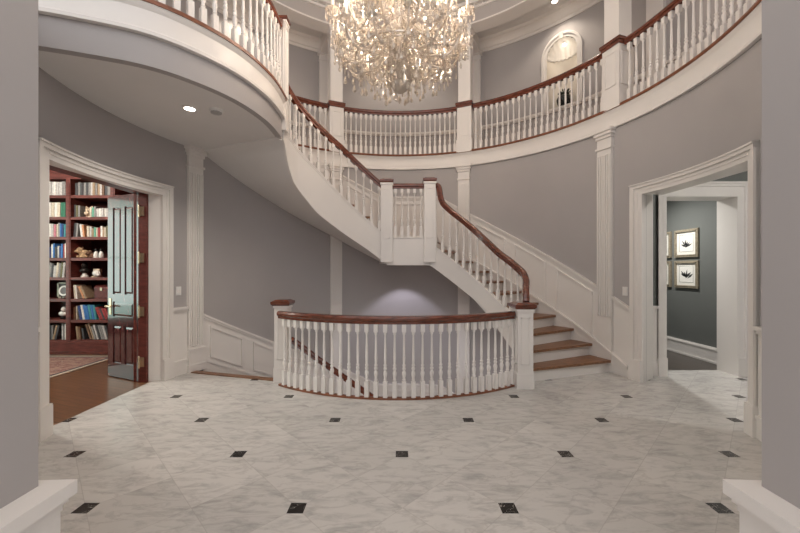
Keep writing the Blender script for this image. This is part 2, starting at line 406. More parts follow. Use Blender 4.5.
# ------------------------------------------------------------------ round walls
LD=(165.5,198.7,168.1,195.9); RD=(-17.1,13.7,-15.2,10.7)   # casing outer/inner angles
HT=2.56; HI=2.42; WT=3.22; WZ=3.45
mb=MB()
mb.ring(113,159,24,RW,WT,-1.8,WZ); mb.ring(159,LD[2]-0.6,4,RW,WT,-0.2,WZ); mb.ring(LD[2]-0.6,LD[3]+0.6,16,RW,WT,HI+0.02,WZ)
struct('wall_left',mb,M['wall'])
mb=MB(); mb.ring(67,113,24,RW,WT,-1.8,WZ); struct('wall_back',mb,M['wall'])
mb=MB(); mb.ring(21,67,24,RW,WT,-1.8,WZ); mb.ring(RD[3]+0.6,21,4,RW,WT,-0.2,WZ); mb.ring(RD[2]-0.6,RD[3]+0.6,16,RW,WT,HI+0.02,WZ)
struct('wall_right',mb,M['wall'])
mb=MB(); mb.ring(-68,RD[2]-0.6,20,RW,WT,0,WZ); mb.bb(1.17,1.35,-0.6,1.10,0,WZ); struct('wall_entry_right',mb,M['wall'])
mb=MB(); mb.ring(LD[3]+0.6,248,20,RW,WT,0,WZ); mb.bb(-1.35,-1.17,-0.6,1.10,0,WZ); struct('wall_entry_left',mb,M['wall'])
# piers on pedestals at the entry opening
for s,side in ((-1,'left'),(1,'right')):
    mb=MB(); x0,x1=1.157,1.40
    mb.bb(s*1.157,s*1.40,0.35,1.155,0.75,WZ); struct('wall_pier_'+side,mb,M['wall'],smooth=False)
    mb=MB()
    mb.bb(s*1.105,s*1.42,0.30,1.175,0.16,0.70); mb.bb(s*1.09,s*1.42,0.29,1.185,0.0,0.16)
    def cap(o,z0,z1): mb.prism([(s*(1.145-o),0.30-o),(s*(1.145-o),1.155+o*0.5),(s*1.42,1.155+o*0.5-0.02+0.14*0),(s*1.42,0.30-o)],z0,z1)
    cap(0.045,0.665,0.69); cap(0.058,0.69,0.712); cap(0.078,0.712,0.757)
    struct('trim_pedestal_'+side,mb,M['white'],smooth=False)

# casings of the two big doorways
def casing(name,D):
    o0,o1,i0,i1=D
    mb=MB()
    for (a0,a1) in ((o0,i0),(i1,o1)):
        ao = o0 if a0==o0 else o1
        ai = i0 if a0==o0 else i1
        mb.ring(a0,a1,4,RW-0.030,RW+0.01,0.26,HI)
        t=lerp(ao,ai,0.36); mb.ring(min(ao,t),max(ao,t),3,RW-0.050,RW,0.26,HT)
        t0,t1=lerp(ao,ai,0.48),lerp(ao,ai,0.62); mb.ring(min(t0,t1),max(t0,t1),2,RW-0.038,RW,0.26,HI+0.04)
        p0,p1=lerp(ao,ai,-0.06),ai; mb.ring(min(p0,p1),max(p0,p1),3,RW-0.058,RW,0.0,0.26)
        p0,p1=lerp(ao,ai,-0.02),ai; mb.ring(min(p0,p1),max(p0,p1),3,RW-0.054,RW,0.26,0.275)
    mb.ring(o0,o1,24,RW-0.030,RW+0.01,HI,HT-0.05)
    mb.ring(o0,o1,24,RW-0.050,RW,HT-0.055,HT)
    mb.ring(o0,o1,24,RW-0.062,RW,HT-0.018,HT)
    mb.ring(i0,i1,20,RW-0.038,RW,HI+0.045,HI+0.065)
    struct(name,mb,M['white'])
casing('trim_2',LD); casing('trim_3',RD)
# jambs
mb=MB()
mb.prism([P(LD[2],RW+0.005),(-3.25,4.665),(-3.25,4.86),P(LD[2]-1.5,RW+0.03)],0,HI+0.05)
mb.prism([P(LD[3],RW-0.03),(-3.25,3.06),(-3.25,2.92),P(LD[3]+1.5,RW+0.03)],0,HI+0.05)
mb.ring(LD[2],LD[3],16,RW+0.008,lambda a:3.26/abs(math.cos(rad(a)))-warp(a),HI+0.001,HI+0.05)
struct('trim_4',mb,M['white'],smooth=False)
mb=MB()
j0=P(RD[3],RW+0.005); mb.prism([j0,(3.38,4.822),(3.38,4.925),P(RD[3]+3.0,RW+0.03)],0,HI+0.05)
k0=P(RD[2],RW+0.005); mb.prism([k0,(3.42,2.98),(3.42,2.86),P(RD[2]-2,RW+0.03)],0,HI+0.05)
vs=[];
mb.ring(RD[2],RD[3],16,RW+0.008,lambda a:3.42/abs(math.cos(rad(a)))-warp(a),HI+0.001,HI+0.05)
struct('trim_5',mb,M['white'],smooth=False)

# ------------------------------------------------------------------ wainscots
def frame_panel(mb,a0,a1,zl,zh,R,mx=0.09,w=0.028,t=0.020):
    da=mx/R*180/PI; b0,b1=a0+da,a1-da; dw=w/R*180/PI; n=max(2,int((b1-b0)/2))
    lo=lambda a:val(zl,a)+mx; hi=lambda a:val(zh,a)-mx
    mb.ring(b0,b1,n,R-t,R+0.01,lo,lambda a:lo(a)+w); mb.ring(b0,b1,n,R-t,R+0.01,lambda a:hi(a)-w,hi)
    mb.ring(b0,b0+dw,1,R-t,R+0.01,lambda a:lo(a)+w*0.5,lambda a:hi(a)-w*0.5); mb.ring(b1-dw,b1,1,R-t,R+0.01,lambda a:lo(a)+w*0.5,lambda a:hi(a)-w*0.5)
def wainscot(name,a0,a1,zl,zh,splits,base=True,rake=0.0):
    mb=MB(); n=max(2,int(abs(a1-a0)/1.5)); R=RW-0.016
    mb.ring(a0,a1,n,R,RW+0.01,zl,zh)
    mb.ring(a0,a1,n,R-0.034,RW,lambda a:val(zh,a)-0.022,lambda a:val(zh,a)+0.012)
    mb.ring(a0,a1,n,R-0.018,RW,lambda a:val(zh,a)-0.052,lambda a:val(zh,a)-0.022)
    if base:
        mb.ring(a0,a1,n,R-0.014,RW,zl,lambda a:val(zl,a)+0.17); mb.ring(a0,a1,n,R-0.024,RW,lambda a:val(zl,a)+0.17,lambda a:val(zl,a)+0.20)
    zl2=(lambda a:val(zl,a)+0.17) if base else zl
    for (s0,s1) in splits: frame_panel(mb,s0,s1,zl2,lambda a:val(zh,a)-0.03,R)
    return struct(name,mb,M['white'])
PA=[20.9,66.9,113.1,159.0]; PH=2.25
capR=interp([(14,0.93),(23.6,1.21),(63.5,2.47),(75.5,2.86),(76.5,2.88),(96,2.88),(97,2.90),(163,4.60)])
skR=interp([(14,0.14),(43.9,1.04),(74,1.95),(76.5,2.10),(96.5,2.10),(98,2.15),(163,3.85)])
wainscot('trim_6',13.9,PA[0]-PH,0.0,capR,[],base=False)
wainscot('trim_7',PA[0]+PH,PA[1]-PH,lambda a:skR(a)-0.25,capR,[(23,37.5),(37.5,51),(51,65)],base=False)
wainscot('trim_8',PA[1]+PH,PA[2]-PH,lambda a:skR(a)-0.25,capR,[(69,76.5),(76.5,96),(96,111)],base=False)
wainscot('trim_9',PA[2]+PH,156.5,lambda a:skR(a)-0.25,lambda a:min(capR(a),3.43),[(115.5,128),(128,140)],base=False)
# skirt board of the main stair along the wall
mb=MB(); mb.ring(14.2,163,90,RW-0.034,RW,lambda a:max(0.0,skR(a)-0.34) if a<75 else skR(a)-0.40,skR)
mb.ring(14.2,163,90,RW-0.062,RW,lambda a:skR(a)-0.03,lambda a:skR(a)+0.008)
struct('trim_10',mb,M['white'])
capL=interp([(160.5,0.90),(155.6,0.76),(98,-0.82),(97,-0.83),(75,-0.83),(74,-0.86),(20,-2.3)])
bsL=interp([(160.5,0.0),(157,-0.05),(97,-1.72),(75,-1.74),(20,-3.0)])
wainscot('trim_11',PA[2]+PH,PA[3]-PH,lambda a:bsL(a),capL,[(116,129),(129,143),(143,156.3)],base=True)
wainscot('trim_12',PA[1]+PH,PA[2]-PH,-1.75,capL,[(70,97),(97,110.5)],base=True)
wainscot('trim_13',45,PA[1]-PH,-1.78,lambda a:max(-1.2,capL(a)),[],base=False)
wainscot('trim_14',PA[3]+PH,LD[0],0.0,0.92,[])
wainscot('trim_15',LD[1],246,0.0,0.95,[(LD[1],214),(214,229),(229,244)])
wainscot('trim_16',-66,RD[0],0.0,0.95,[(-34,RD[0]),(-49,-34),(-64,-49)])

def pilaster(name,a,z0,z1,plinth):
    mb=MB(); h=2.05; t=0.045
    mb.ring(a-h,a+h,4,RW-t,RW+0.01,z0,z1)
    zt=z1-0.27; zb=(z0+plinth+0.04) if plinth else max(z0,0.75)
    k=6
    for i in range(k):
        c=a-h+ (2*h)*(i+0.5)/k
        mb.ring(c-0.17,c+0.17,1,RW-t-0.018,RW,zb+0.03,zt-0.10)
    mb.ring(a-h-0.25,a+h+0.25,4,RW-t-0.022,RW,zt-0.015,zt+0.015)
    mb.ring(a-h-0.2,a+h+0.2,4,RW-t-0.020,RW,z1-0.13,z1-0.09)
    mb.ring(a-h-0.5,a+h+0.5,4,RW-t-0.042,RW,z1-0.09,z1-0.045)
    mb.ring(a-h-0.8,a+h+0.8,4,RW-t-0.062,RW,z1-0.045,z1)
    if plinth:
        mb.ring(a-h-0.35,a+h+0.35,4,RW-t-0.022,RW,z0,z0+plinth)
        mb.ring(a-h-0.25,a+h+0.25,4,RW-t-0.036,RW,z0+plinth,z0+plinth+0.03); mb.ring(a-h-0.2,a+h+0.2,4,RW-t-0.018,RW,z0+plinth+0.03,z0+plinth+0.045)
        mb.ring(a-h-0.5,a+h+0.5,4,RW-t-0.03,RW,z0,z0+0.11)
    struct(name,mb,M['white'])
pilaster('trim_17',PA[0],0.10,3.45,0); pilaster('trim_18',PA[1],-1.78,3.45,0); pilaster('trim_19',PA[2],-1.78,3.45,0); pilaster('trim_20',PA[3],0.0,3.19,0.30)

# ------------------------------------------------------------------ gallery level
bulge=[Vector((p.x,p.y,0)) for p in catmull([(-3.03,2.67,0),(-2.55,2.83,0),(-2.13,3.02,0),(-1.84,3.31,0),(-1.62,3.70,0),(-1.505,4.18,0),(-1.50,4.62,0),(-1.525,4.80,0)],7)]
FA0,FA1=-48,158
fprof=[(0.0,0.0),(0.055,0.0),(0.055,0.03),(0.04,0.045),(0.03,0.06),(0.03,0.235),(0.04,0.25),(0.055,0.27),(0.07,0.30),(0.0,0.30)]
mb=MB(); pts=[P(lerp(FA0,FA1,i/110),RW,3.43) for i in range(111)]; mb.sweep(pts,[(o*0.75,h*0.868) for o,h in fprof]); struct('trim_21',mb,M['white'])
mb=MB(); mb.ring(FA0,160,90,RW-0.0,4.25,3.45,F2); struct('floor_gallery',mb,M['oak'])
# landing over the left door
fprofb=[(0.06,0.0),(0.0,0.0),(0.0,0.035),(0.015,0.05),(0.022,0.065),(0.022,0.24),(0.01,0.255),(0.0,0.27),(-0.012,0.30),(0.06,0.30)]
mb=MB(); mb.sweep([p+Vector((0,0,3.43)) for p in bulge],[(o,h*0.868) for o,h in fprofb]); struct('trim_22',mb,M['white'])
mb=MB(); mb.sweep([p+Vector((0,0,3.185)) for p in bulge],[(0.045,-0.004),(0.12,-0.004),(0.12,0.26),(0.045,0.26)]); struct('trim_23',mb,M['wall'])
inner=offset2(bulge,0.055)
wallp=[P(lerp(162.8,204.2,i/24),RW+0.02) for i in range(25)]
mb=MB(); mb.prism([(p.x,p.y) for p in inner]+[(p.x,p.y) for p in wallp],3.47,F2-0.001); struct('floor_landing',mb,M['oak'],smooth=False)
wallq=[P(lerp(156.2,204.2,i/28),RW+0.02) for i in range(29)]
mb=MB(); mb.prism([(p.x,p.y) for p in offset2(bulge,0.10)]+[(p.x,p.y) for p in wallq],3.185,3.24); struct('ceiling_landing',mb,M['ceil'],smooth=False)
# outer gallery wall with its niche
NA=42.6; NHW=0.29; RG=4.2; nh=NHW/RG*180/PI; NZ=5.58; NS=4.565
mb=MB(); mb.ring(-48,NA-nh,40,RG,RG+0.12,F2,6.42); mb.ring(NA+nh,212,70,RG,RG+0.12,F2,6.42)
mb.ring(NA-nh,NA+nh,4,RG,RG+0.12,F2,NS)
mb.ring(NA-nh,NA+nh,24,RG,RG+0.12,lambda a:NZ+math.sqrt(max(0,NHW**2-((a-NA)*PI/180*RG)**2)),6.42)
struct('wall_gallery',mb,M['wall'])
# niche: half cylinder and shell dome
er=P(NA,1)-P(NA,0); et=Vector((-er.y,er.x,0)); nc=P(NA,RG)
def npt(th,r,z,depth=1.0): return nc+et*(r*math.cos(th))+er*(abs(r*math.sin(th))*depth)+Vector((0,0,z))
mb=MB(); vs=[];fs=[]; n=24
for i in range(n+1):
    th=PI*i/n
    for z in (NS,NZ): vs.append(npt(th,NHW,z,0.9))
for i in range(n): fs.append((2*i,2*i+2,2*i+3,2*i+1))
mb.add(vs,fs); mb.add([npt(PI*i/n,NHW,NS,0.9) for i in range(n+1)],[list(range(n+1))])
mb.mi=1; vs=[];fs=[]; m_=8
for j in range(m_+1):
    ph=PI/2*j/m_
    for i in range(n*2+1):
        th=PI*i/(n*2)
        f=1-0.05*(1+math.cos(th*2*9+PI))*0.5*min(1,math.sin(th)*3)
        # dome: fan of flutes radiating from the back
        y=NHW*0.9*math.sin(th)*math.cos(ph)
        vs.append(nc+et*(NHW*math.cos(th)*f)+er*(y*f)+Vector((0,0,NZ+NHW*math.sin(th)*math.sin(ph)*f)))
for j in range(m_):
    for i in range(n*2):
        b=j*(n*2+1)+i; fs.append((b,b+1,b+n*2+2,b+n*2+1))
mb.add(vs,fs)
M['niche']=plain('niche_paint',(0.74,0.68,0.60),0.5,0.02,3)
struct('wall_niche',mb,[M['niche'],M['white']],angle=60)
# niche casing + shell rim
def archpath(r,z0,k=20): return [nc+et*r+Vector((0,0,z0))]+[nc+et*(r*math.cos(PI*i/k))+Vector((0,0,NZ+r*math.sin(PI*i/k))) for i in range(k+1)]+[nc-et*r+Vector((0,0,z0))]
mb=MB()
for (r0,r1_,t) in ((NHW,NHW+0.085,0.03),(NHW+0.05,NHW+0.095,0.05)):
    a_,b_=archpath(r0,NS),archpath(r1_,NS); vs=[];fs=[]
    for p,q in zip(a_,b_): vs+=[p,q,q-er*t,p-er*t]
    for i in range(len(a_)-1):
        for j in range(4): k=(j+1)%4; fs.append((4*i+j,4*i+4+j,4*i+4+k,4*i+k))
    fs+= [(0,1,2,3),tuple(4*(len(a_)-1)+j for j in (3,2,1,0))]
    mb.add(vs,fs)
mb.box(nc+Vector((0,0,NZ+NHW+0.04))-er*0.02,(0.07,0.06,0.12),rad(NA+90))
rim=[nc+et*(NHW*0.98*math.cos(PI*i/22))+er*(NHW*0.86*math.sin(PI*i/22))+Vector((0,0,NZ+0.012*math.cos(i*PI))) for i in range(23)]
mb.tube(rim,0.018,6)
struct('trim_24',mb,M['white'])
# gallery wainscot, base, crown, pilasters, ceilings
mb=MB(); mb.ring(-48,212,150,RG-0.03,RG,4.49,4.515); mb.ring(-48,212,150,RG-0.05,RG,4.515,4.56); mb.ring(-48,212,150,RG-0.03,RG,F2,F2+0.2)
struct('trim_25',mb,M['white'])
cprof=[(0.0,6.17),(0.02,6.17),(0.02,6.22),(0.045,6.235),(0.06,6.28),(0.10,6.33),(0.13,6.345),(0.13,6.37),(0.15,6.40),(0.0,6.40)]
mb=MB(); mb.sweep([P(lerp(-48,212,i/130),RG,0) for i in range(131)],cprof); struct('trim_26',mb,M['white'])
mb=MB(); mb.ring(-60,240,120,3.2,RG+0.12,6.40,6.45); struct('ceiling_gallery',mb,M['ceil'])
mb=MB()
mb.ring(-60,240,150,3.09,3.36,6.10,6.55); struct('trim_27',mb,M['ceilband'])
mb=MB(); mb.ring(-60,240,150,3.075,3.375,6.085,6.115); mb.ring(-60,240,150,3.06,3.10,6.36,6.40); mb.ring(-60,240,150,3.02,3.10,6.44,6.50); mb.ring(-60,240,150,2.90,3.10,6.55,6.60)
for i in range(100): a=-60+3*i; mb.ring(a-0.12,a+0.12,1,3.045,3.1,6.395,6.445)
struct('trim_28',mb,M['white'])
mb=MB(); mb.lathe([(3.6,6.60),(3.6,6.66)],(CX,CY,0),72); struct('ceiling',mb,M['ceil'])
COLA=[18.9,66.7,113.0]
for i,a in enumerate([-27,19.3+1.4,66.9,113.1,159]):
    mb=MB(); h=1.75
    mb.ring(a-h,a+h,3,RG-0.07,RG,F2,6.17); mb.ring(a-h-0.5,a+h+0.5,3,RG-0.11,RG,6.10,6.175); mb.ring(a-h-0.2,a+h+0.2,3,RG-0.085,RG,5.98,6.0); mb.ring(a-h-0.3,a+h+0.3,3,RG-0.09,RG,F2,F2+0.25)
    mb.ring(a-1.6,a+1.6,2,3.3,RG,6.12,6.42)
    struct('trim_%d'%(29+i),mb,M['white'])

# ------------------------------------------------------------------ balusters and rails
def baluster_mesh(name,H,w):
    """turned baluster: square foot, ringed vase, tapering shaft, square head"""
    mb=MB(); h=w/2
    b=0.215*H; t=0.885*H
    mb.bb(-h,h,-h,h,0,b); 
    q=[(0.80,b),(0.62,b+0.012),(0.88,b+0.022),(0.62,b+0.034),(0.74,b+0.055),(0.98,b+0.085),(0.90,b+0.105),(0.56,b+0.125),(0.86,b+0.140),(0.86,b+0.150),(0.55,b+0.165),(0.84,b+0.180),(0.52,b+0.200),(0.64,b+0.26),(0.60,0.60*H),(0.42,t-0.03),(0.66,t-0.018),(0.66,t)]
    mb.lathe([(r*h,z) for r,z in q],(0,0,0),8)
    mb.frustum((0,0),(w*0.80,w*0.80),(w*0.96,w*0.96),t,t+0.012); mb.bb(-h*0.96,h*0.96,-h*0.96,h*0.96,t+0.012,H)
    me=bpy.data.meshes.new(name); me.from_pydata(mb.v,[],mb.f); me.materials.append(M['white'])
    bm=bmesh.new(); bm.from_mesh(me); bmesh.ops.recalc_face_normals(bm,faces=bm.faces); bm.to_mesh(me); bm.free()
    for p in me.polygons: p.use_smooth=True
    me.set_sharp_from_angle(angle=rad(40)); return me
BM_=baluster_mesh('baluster_turned',0.82,0.049)
RP=[(-0.024,-0.045),(0.024,-0.045),(0.026,-0.02),(0.040,-0.005),(0.042,0.02),(0.030,0.04),(0.012,0.046),(-0.012,0.046),(-0.030,0.04),(-0.042,0.02),(-0.040,-0.005),(-0.026,-0.02)]
RP2=[(o*1.15,h*1.08) for o,h in RP]
SP=[(-0.035,0.0),(0.035,0.0),(0.035,0.03),(0.022,0.04),(-0.022,0.04),(-0.035,0.03)]
def balusters(parent,pts,zb,zt,step,trim0=0.06,trim1=0.06,w=1.0):
    L=sum((Vector((pts[i+1].x-pts[i].x,pts[i+1].y-pts[i].y))).length for i in range(len(pts)-1))
    n=max(2,round(L/step)); flat=resample(pts,n=n*10)
    for k in range(n):
        i=int((k+0.5)*10); p=flat[i]; t=tangent2(flat,i)
        b=zb(p) ; tp=zt(p)
        inst('baluster',BM_,parent,(p.x,p.y,b),math.atan2(t.y,t.x),(w,w,(tp-b)/0.82))

def newel(label,c,w,z0,z1,capw,capz,rz=0.0,dy=None,capd=None,panel=True,cc=None,drop=False):
    t=thing('newel_post',label,'newel post',(c.x,c.y,z0),'white newel posts with wood caps')
    mb=MB(); d=dy or w
    mb.box((c.x,c.y,(z0+z1)/2),(w,d,z1-z0),rz)
    if not drop: mb.box((c.x,c.y,z0+0.09),(w+0.02,d+0.02,0.18),rz)
    else: mb.box((c.x,c.y,z0+0.02),(w+0.012,d+0.012,0.04),rz)
    mb.box((c.x,c.y,z1-0.015),(w+0.025,d+0.025,0.03),rz)
    obj('post',mb,M['white'],t,smooth=False)
    if panel:
        mb=MB(); Mx=Matrix.Translation(c)@Matrix.Rotation(rz,4,'Z')
        pz0,pz1=z0+0.30*(z1-z0),z1-0.10; q=w*0.28
        for s in (-1,):
            y=s*(d/2+0.004)
            mb.bb(-q,q,y-0.004,y+0.004,pz0,pz0+0.012,Mx); mb.bb(-q,q,y-0.004,y+0.004,pz1-0.012,pz1,Mx)
            mb.bb(-q,-q+0.012,y-0.004,y+0.004,pz0,pz1,Mx); mb.bb(q-0.012,q,y-0.004,y+0.004,pz0,pz1,Mx)
        for s in (-1,1):
            x=s*(w/2+0.004); q2=d*0.28
            mb.bb(x-0.004,x+0.004,-q2,q2,pz0,pz0+0.012,Mx); mb.bb(x-0.004,x+0.004,-q2,q2,pz1-0.012,pz1,Mx)
            mb.bb(x-0.004,x+0.004,-q2,-q2+0.012,pz0,pz1,Mx); mb.bb(x-0.004,x+0.004,q2-0.012,q2,pz0,pz1,Mx)
        obj('panel_moulding',mb,M['white'],t,smooth=False)
    mb=MB(); k=cc or c; cd=capd or capw
    mb.frustum((k.x,k.y),(capw*0.86,cd*0.86),(capw,cd),z1,z1+capz*0.3,rz); mb.box((k.x,k.y,z1+capz*0.5),(capw,cd,capz*0.4),rz)
    mb.frustum((k.x,k.y),(capw*0.94,cd*0.94),(capw*0.6,cd*0.6),z1+capz*0.7,z1+capz,rz)
    obj('cap',mb,M['cherry'],t,smooth=False)
    return t
newel('white newel post with wood cap at left end of the floor-level stairwell railing',Vector((NL.x,NL.y,0)),0.17,0.0,0.985,0.245,0.075)
newel('stout white newel post at foot of the rising stair, right end of the stairwell railing',Vector((NR.x,NR.y,0)),0.19,0.0,0.965,0.26,0.08,capd=0.30,dy=0.21,cc=Vector((NR.x-0.0,NR.y+0.02,0)))
LN=[Vector((-0.215,5.93,0)),Vector((0.485,5.93,0))]
newel('left of the two hanging white newels at the half-landing',LN[0],0.185,1.57,2.855,0.225,0.075,drop=True)
newel('right of the two hanging white newels at the half-landing',LN[1],0.185,1.57,2.875,0.225,0.075,drop=True)
UN=Vector((-1.575,4.84,0))
newel('tall white newel where the upper flight meets the balcony edge',UN,0.125,3.30,4.755,0.17,0.07,drop=True)

BG='white balustrades with cherry wood rails'
# 1 well
t=thing('balustrade','waist-high bowed white railing around the stairwell on the marble floor','balustrade',(0,4.03,0),BG)
mb=MB(); mb.sweep([p+Vector((0,0,0)) for p in well],[(o*0.86,h*0.6) for o,h in SP]); obj('shoe_rail',mb,M['shoe'],t)
mb=MB(); wr=[arcpt(lerp(-1.51,1.475,i/40))+Vector((0,0,0.886)) for i in range(41)]; mb.rail(wr,[(o*1.1,h*1.02) for o,h in RP]); obj('handrail',mb,M['cherry'],t)
balusters(t,[arcpt(lerp(-1.475,1.45,i/60)) for i in range(61)],lambda p:0.022,lambda p:0.84,0.104)

# inner path of the main stair
Rin=interp([(14,1.62),(20,1.72),(25,1.86),(30,1.90),(75.6,1.94),(96.3,1.90),(120,1.90),(142,1.90),(148,1.86),(153.5,1.765)])
def innerpt(a,z=0): return P(a,Rin(a),z)
railLow=[(19.4,1.06),(20.2,1.13),(21.6,1.21),(23.6,1.295),(26.5,1.38),(30,1.455),(35,1.57),(41,1.70),(49,1.935),(57,2.17),(64,2.36),(67.8,2.48),(69.2,2.545),(70.0,2.63),(70.5,2.73),(71.2,2.805),(72.6,2.83),(76,2.835)]
strLow=interp([(17,0.42),(37.8,0.93),(73.4,1.855),(76,1.92)])
strLowB=interp([(17,0.0),(36,0.58),(73.4,1.48),(76,1.53)])
strUp=interp([(96,1.98),(117.4,2.56),(131.9,2.965),(148.3,3.33),(154,3.46)])
strUpB=interp([(96,1.52),(106.6,1.78),(117.4,2.0),(131.9,2.305),(144.8,2.70),(148.3,2.90),(152.3,3.15),(154,3.185)])
railUp=interp([(96,2.74),(119.8,3.385),(148,3.985),(154,4.10)])

# ------------------------------------------------------------------ main staircase
st=thing('staircase','white curved staircase with brown wooden treads rising to a half-landing and on up','staircase',(2.2,4.9,0))
RISE=0.1782; T0,TD=19.8,5.57
zL=11*RISE
def step(a0,a1,z,zr,rin,rout,parent,extra=0.25):
    mb=MB(); nd=0.9
    mb.ring(a0-nd,a1+0.2,4,rin,rout,z-0.035,z); obj('tread',mb,M['oak'],parent,smooth=False)
    mb=MB(); mb.ring(a0,a0+0.5,1,rin,rout,zr,z-0.03); obj('riser',mb,M['white'],parent,smooth=False)
for i in range(10):
    a0=T0+TD*i; a1=a0+TD
    ri=lambda a,i=i:(1.76 if i==0 else Rin(a)+0.012)
    step(a0,a1,RISE*(i+1),RISE*i,ri,RW-0.03,st)
mb=MB(); mb.ring(75.0,75.6,1,lambda a:Rin(a)+0.01,RW-0.03,RISE*10,zL-0.03); obj('riser',mb,M['white'],st,smooth=False)
# landing
land=[LN[0],LN[1]]+[P(lerp(75.2,97.9,i/10),RW-0.03) for i in range(11)]
mb=MB(); mb.prism([(p.x,p.y) for p in land],zL-0.035,zL); obj('landing_boards',mb,M['oak'],st,smooth=False)
mb=MB(); mb.prism([(p.x,p.y) for p in [LN[0]+Vector((0,0.03,0)),LN[1]+Vector((0,0.03,0))]+[P(lerp(75.2,97.5,i/10),RW-0.0) for i in range(11)]],1.56,zL-0.035); obj('landing_soffit',mb,M['ceil'],st,smooth=False)
mb=MB(); mb.bb(LN[0].x,LN[1].x,5.905,5.945,1.52,1.985); mb.bb(LN[0].x,LN[1].x,5.89,5.955,1.965,1.99); mb.bb(LN[0].x,LN[1].x,5.897,5.95,1.52,1.545); obj('landing_fascia',mb,M['white'],st,smooth=False)
for i in range(10):
    a0=98.0+7.15*i; a1=a0+7.15; z=zL+0.179*(i+1)
    if i<9:
        mb=MB(); mb.ring(a0-0.9,a1+0.2,4,lambda a:Rin(min(a,153))+0.015,RW-0.03,z-0.035,z); obj('tread',mb,M['oak'],st,smooth=False)
    mb=MB(); mb.ring(a0,a0+0.5,1,lambda a:Rin(min(a,153))+0.015,RW-0.03,z-0.179,z-0.03); obj('riser',mb,M['white'],st,smooth=False)
# stringers
def stringer(a0,a1,n,bot,top):
    mb=MB()
    mb.ring(a0,a1,n,lambda a:Rin(a)-0.03,lambda a:Rin(a)+0.012,bot,top)
    mb.ring(a0,a1,n,lambda a:Rin(a)-0.042,lambda a:Rin(a)+0.024,lambda a:top(a)-0.022,top)
    mb.ring(a0,a1,n,lambda a:Rin(a)-0.036,lambda a:Rin(a)+0.01,lambda a:top(a)-0.045,lambda a:top(a)-0.02)
    obj('stringer',mb,M['white'],st)
stringer(18.5,75.4,40,lambda a:max(0.0,min(strLowB(a),(a-T0)*RISE/TD-0.09)) if a<46 else strLowB(a),strLow); stringer(96.6,153.8,44,strUpB,strUp)
# soffits
sofUp=interp([(96,1.57),(115,2.10),(156,3.15),(158,3.185)])
mb=MB(); mb.ring(97,157.5,48,lambda a:Rin(min(a,153.8)),RW,(lambda a:strUpB(a) if a<153 else 3.17,sofUp),(lambda a:(strUpB(a) if a<153 else 3.17)+0.04,lambda a:sofUp(a)+0.04)); obj('soffit',mb,M['ceil'],st)
sofLow=lambda a:max(0.0,(a-T0)*RISE/TD-0.22)
sofLI=lambda a:max(0.0,min(strLowB(a),(a-T0)*RISE/TD-0.09))
mb=MB(); mb.ring(25,75.5,40,Rin,RW,(sofLI,sofLow),(lambda a:sofLI(a)+0.04,lambda a:sofLow(a)+0.04)); obj('soffit',mb,M['ceil'],st)

# balustrades of the stair
t=thing('balustrade','sloping white railing of the lower stair flight, curling down onto the right newel','balustrade',innerpt(45,strLow(45)),BG)
pts=[innerpt(a,z) for a,z in railLow]
pts[-1]=Vector((LN[1].x+0.06,LN[1].y-0.03,2.85)); pts[-2]=innerpt(73.2,2.835)
pts=catmull(pts,6)
p0=pts[0]; pts=[Vector((p0.x-0.004,p0.y-0.01,1.035))]+pts
mb=MB(); mb.rail(pts,RP); obj('handrail',mb,M['cherry'],t)
rl=interp([(a,z) for a,z in railLow if 23<a<68.5]+[(75,2.70)])
ang=lambda p:math.degrees(math.atan2(p.y-CY,p.x-CX))
balusters(t,[innerpt(lerp(22.5,74.2,i/80)) for i in range(81)],lambda p:strLow(ang(p)),lambda p:rl(ang(p))-0.03,0.118,w=0.9)
t=thing('balustrade','short straight white railing between the two half-landing newels','balustrade',(0.135,5.93,1.99),BG)
mb=MB(); mb.rail([Vector((lerp(LN[0].x+.08,LN[1].x-.08,i/3),5.925,2.815)) for i in range(4)],RP); obj('handrail',mb,M['cherry'],t)
balusters(t,[Vector((lerp(LN[0].x+0.09,LN[1].x-0.09,i/6),5.925,0)) for i in range(7)],lambda p:1.985,lambda p:2.79,0.104,w=0.9)
t=thing('balustrade','sloping white railing of the upper stair flight, rising left to the balcony','balustrade',innerpt(125,strUp(125)),BG)
mb=MB(); mb.rail([innerpt(lerp(97.2,152.6,i/40),railUp(lerp(97.2,152.6,i/40))) for i in range(41)],RP); obj('handrail',mb,M['cherry'],t)
balusters(t,[innerpt(lerp(98.5,151.5,i/80)) for i in range(81)],lambda p:strUp(ang(p)),lambda p:railUp(ang(p))-0.03,0.125,w=0.9)
# balcony bulge
t=thing('balustrade','white railing on the curved balcony edge above the library doorway','balustrade',(-1.84,3.31,F2),BG)
bl=[p for p in offset2(bulge,0.06)]; bl=bl[3:-1]
mb=MB(); mb.sweep([p+Vector((0,0,F2-0.005)) for p in offset2(bulge,0.03)[1:]],[(-0.05,0.0),(0.07,0.0),(0.07,0.03),(-0.035,0.045),(-0.05,0.03)]); obj('shoe_rail',mb,M['shoe'],t)
zr=lambda i,n:4.60 if i<n-6 else 4.60+0.12*((i-(n-6))/5)**1.5
mb=MB(); mb.rail([p+Vector((0,0,zr(i,len(bl)))) for i,p in enumerate(bl)],RP); obj('handrail',mb,M['cherry'],t)
balusters(t,bl[:-1],lambda p:F2+0.03,lambda p:4.57,0.112,w=1.05)
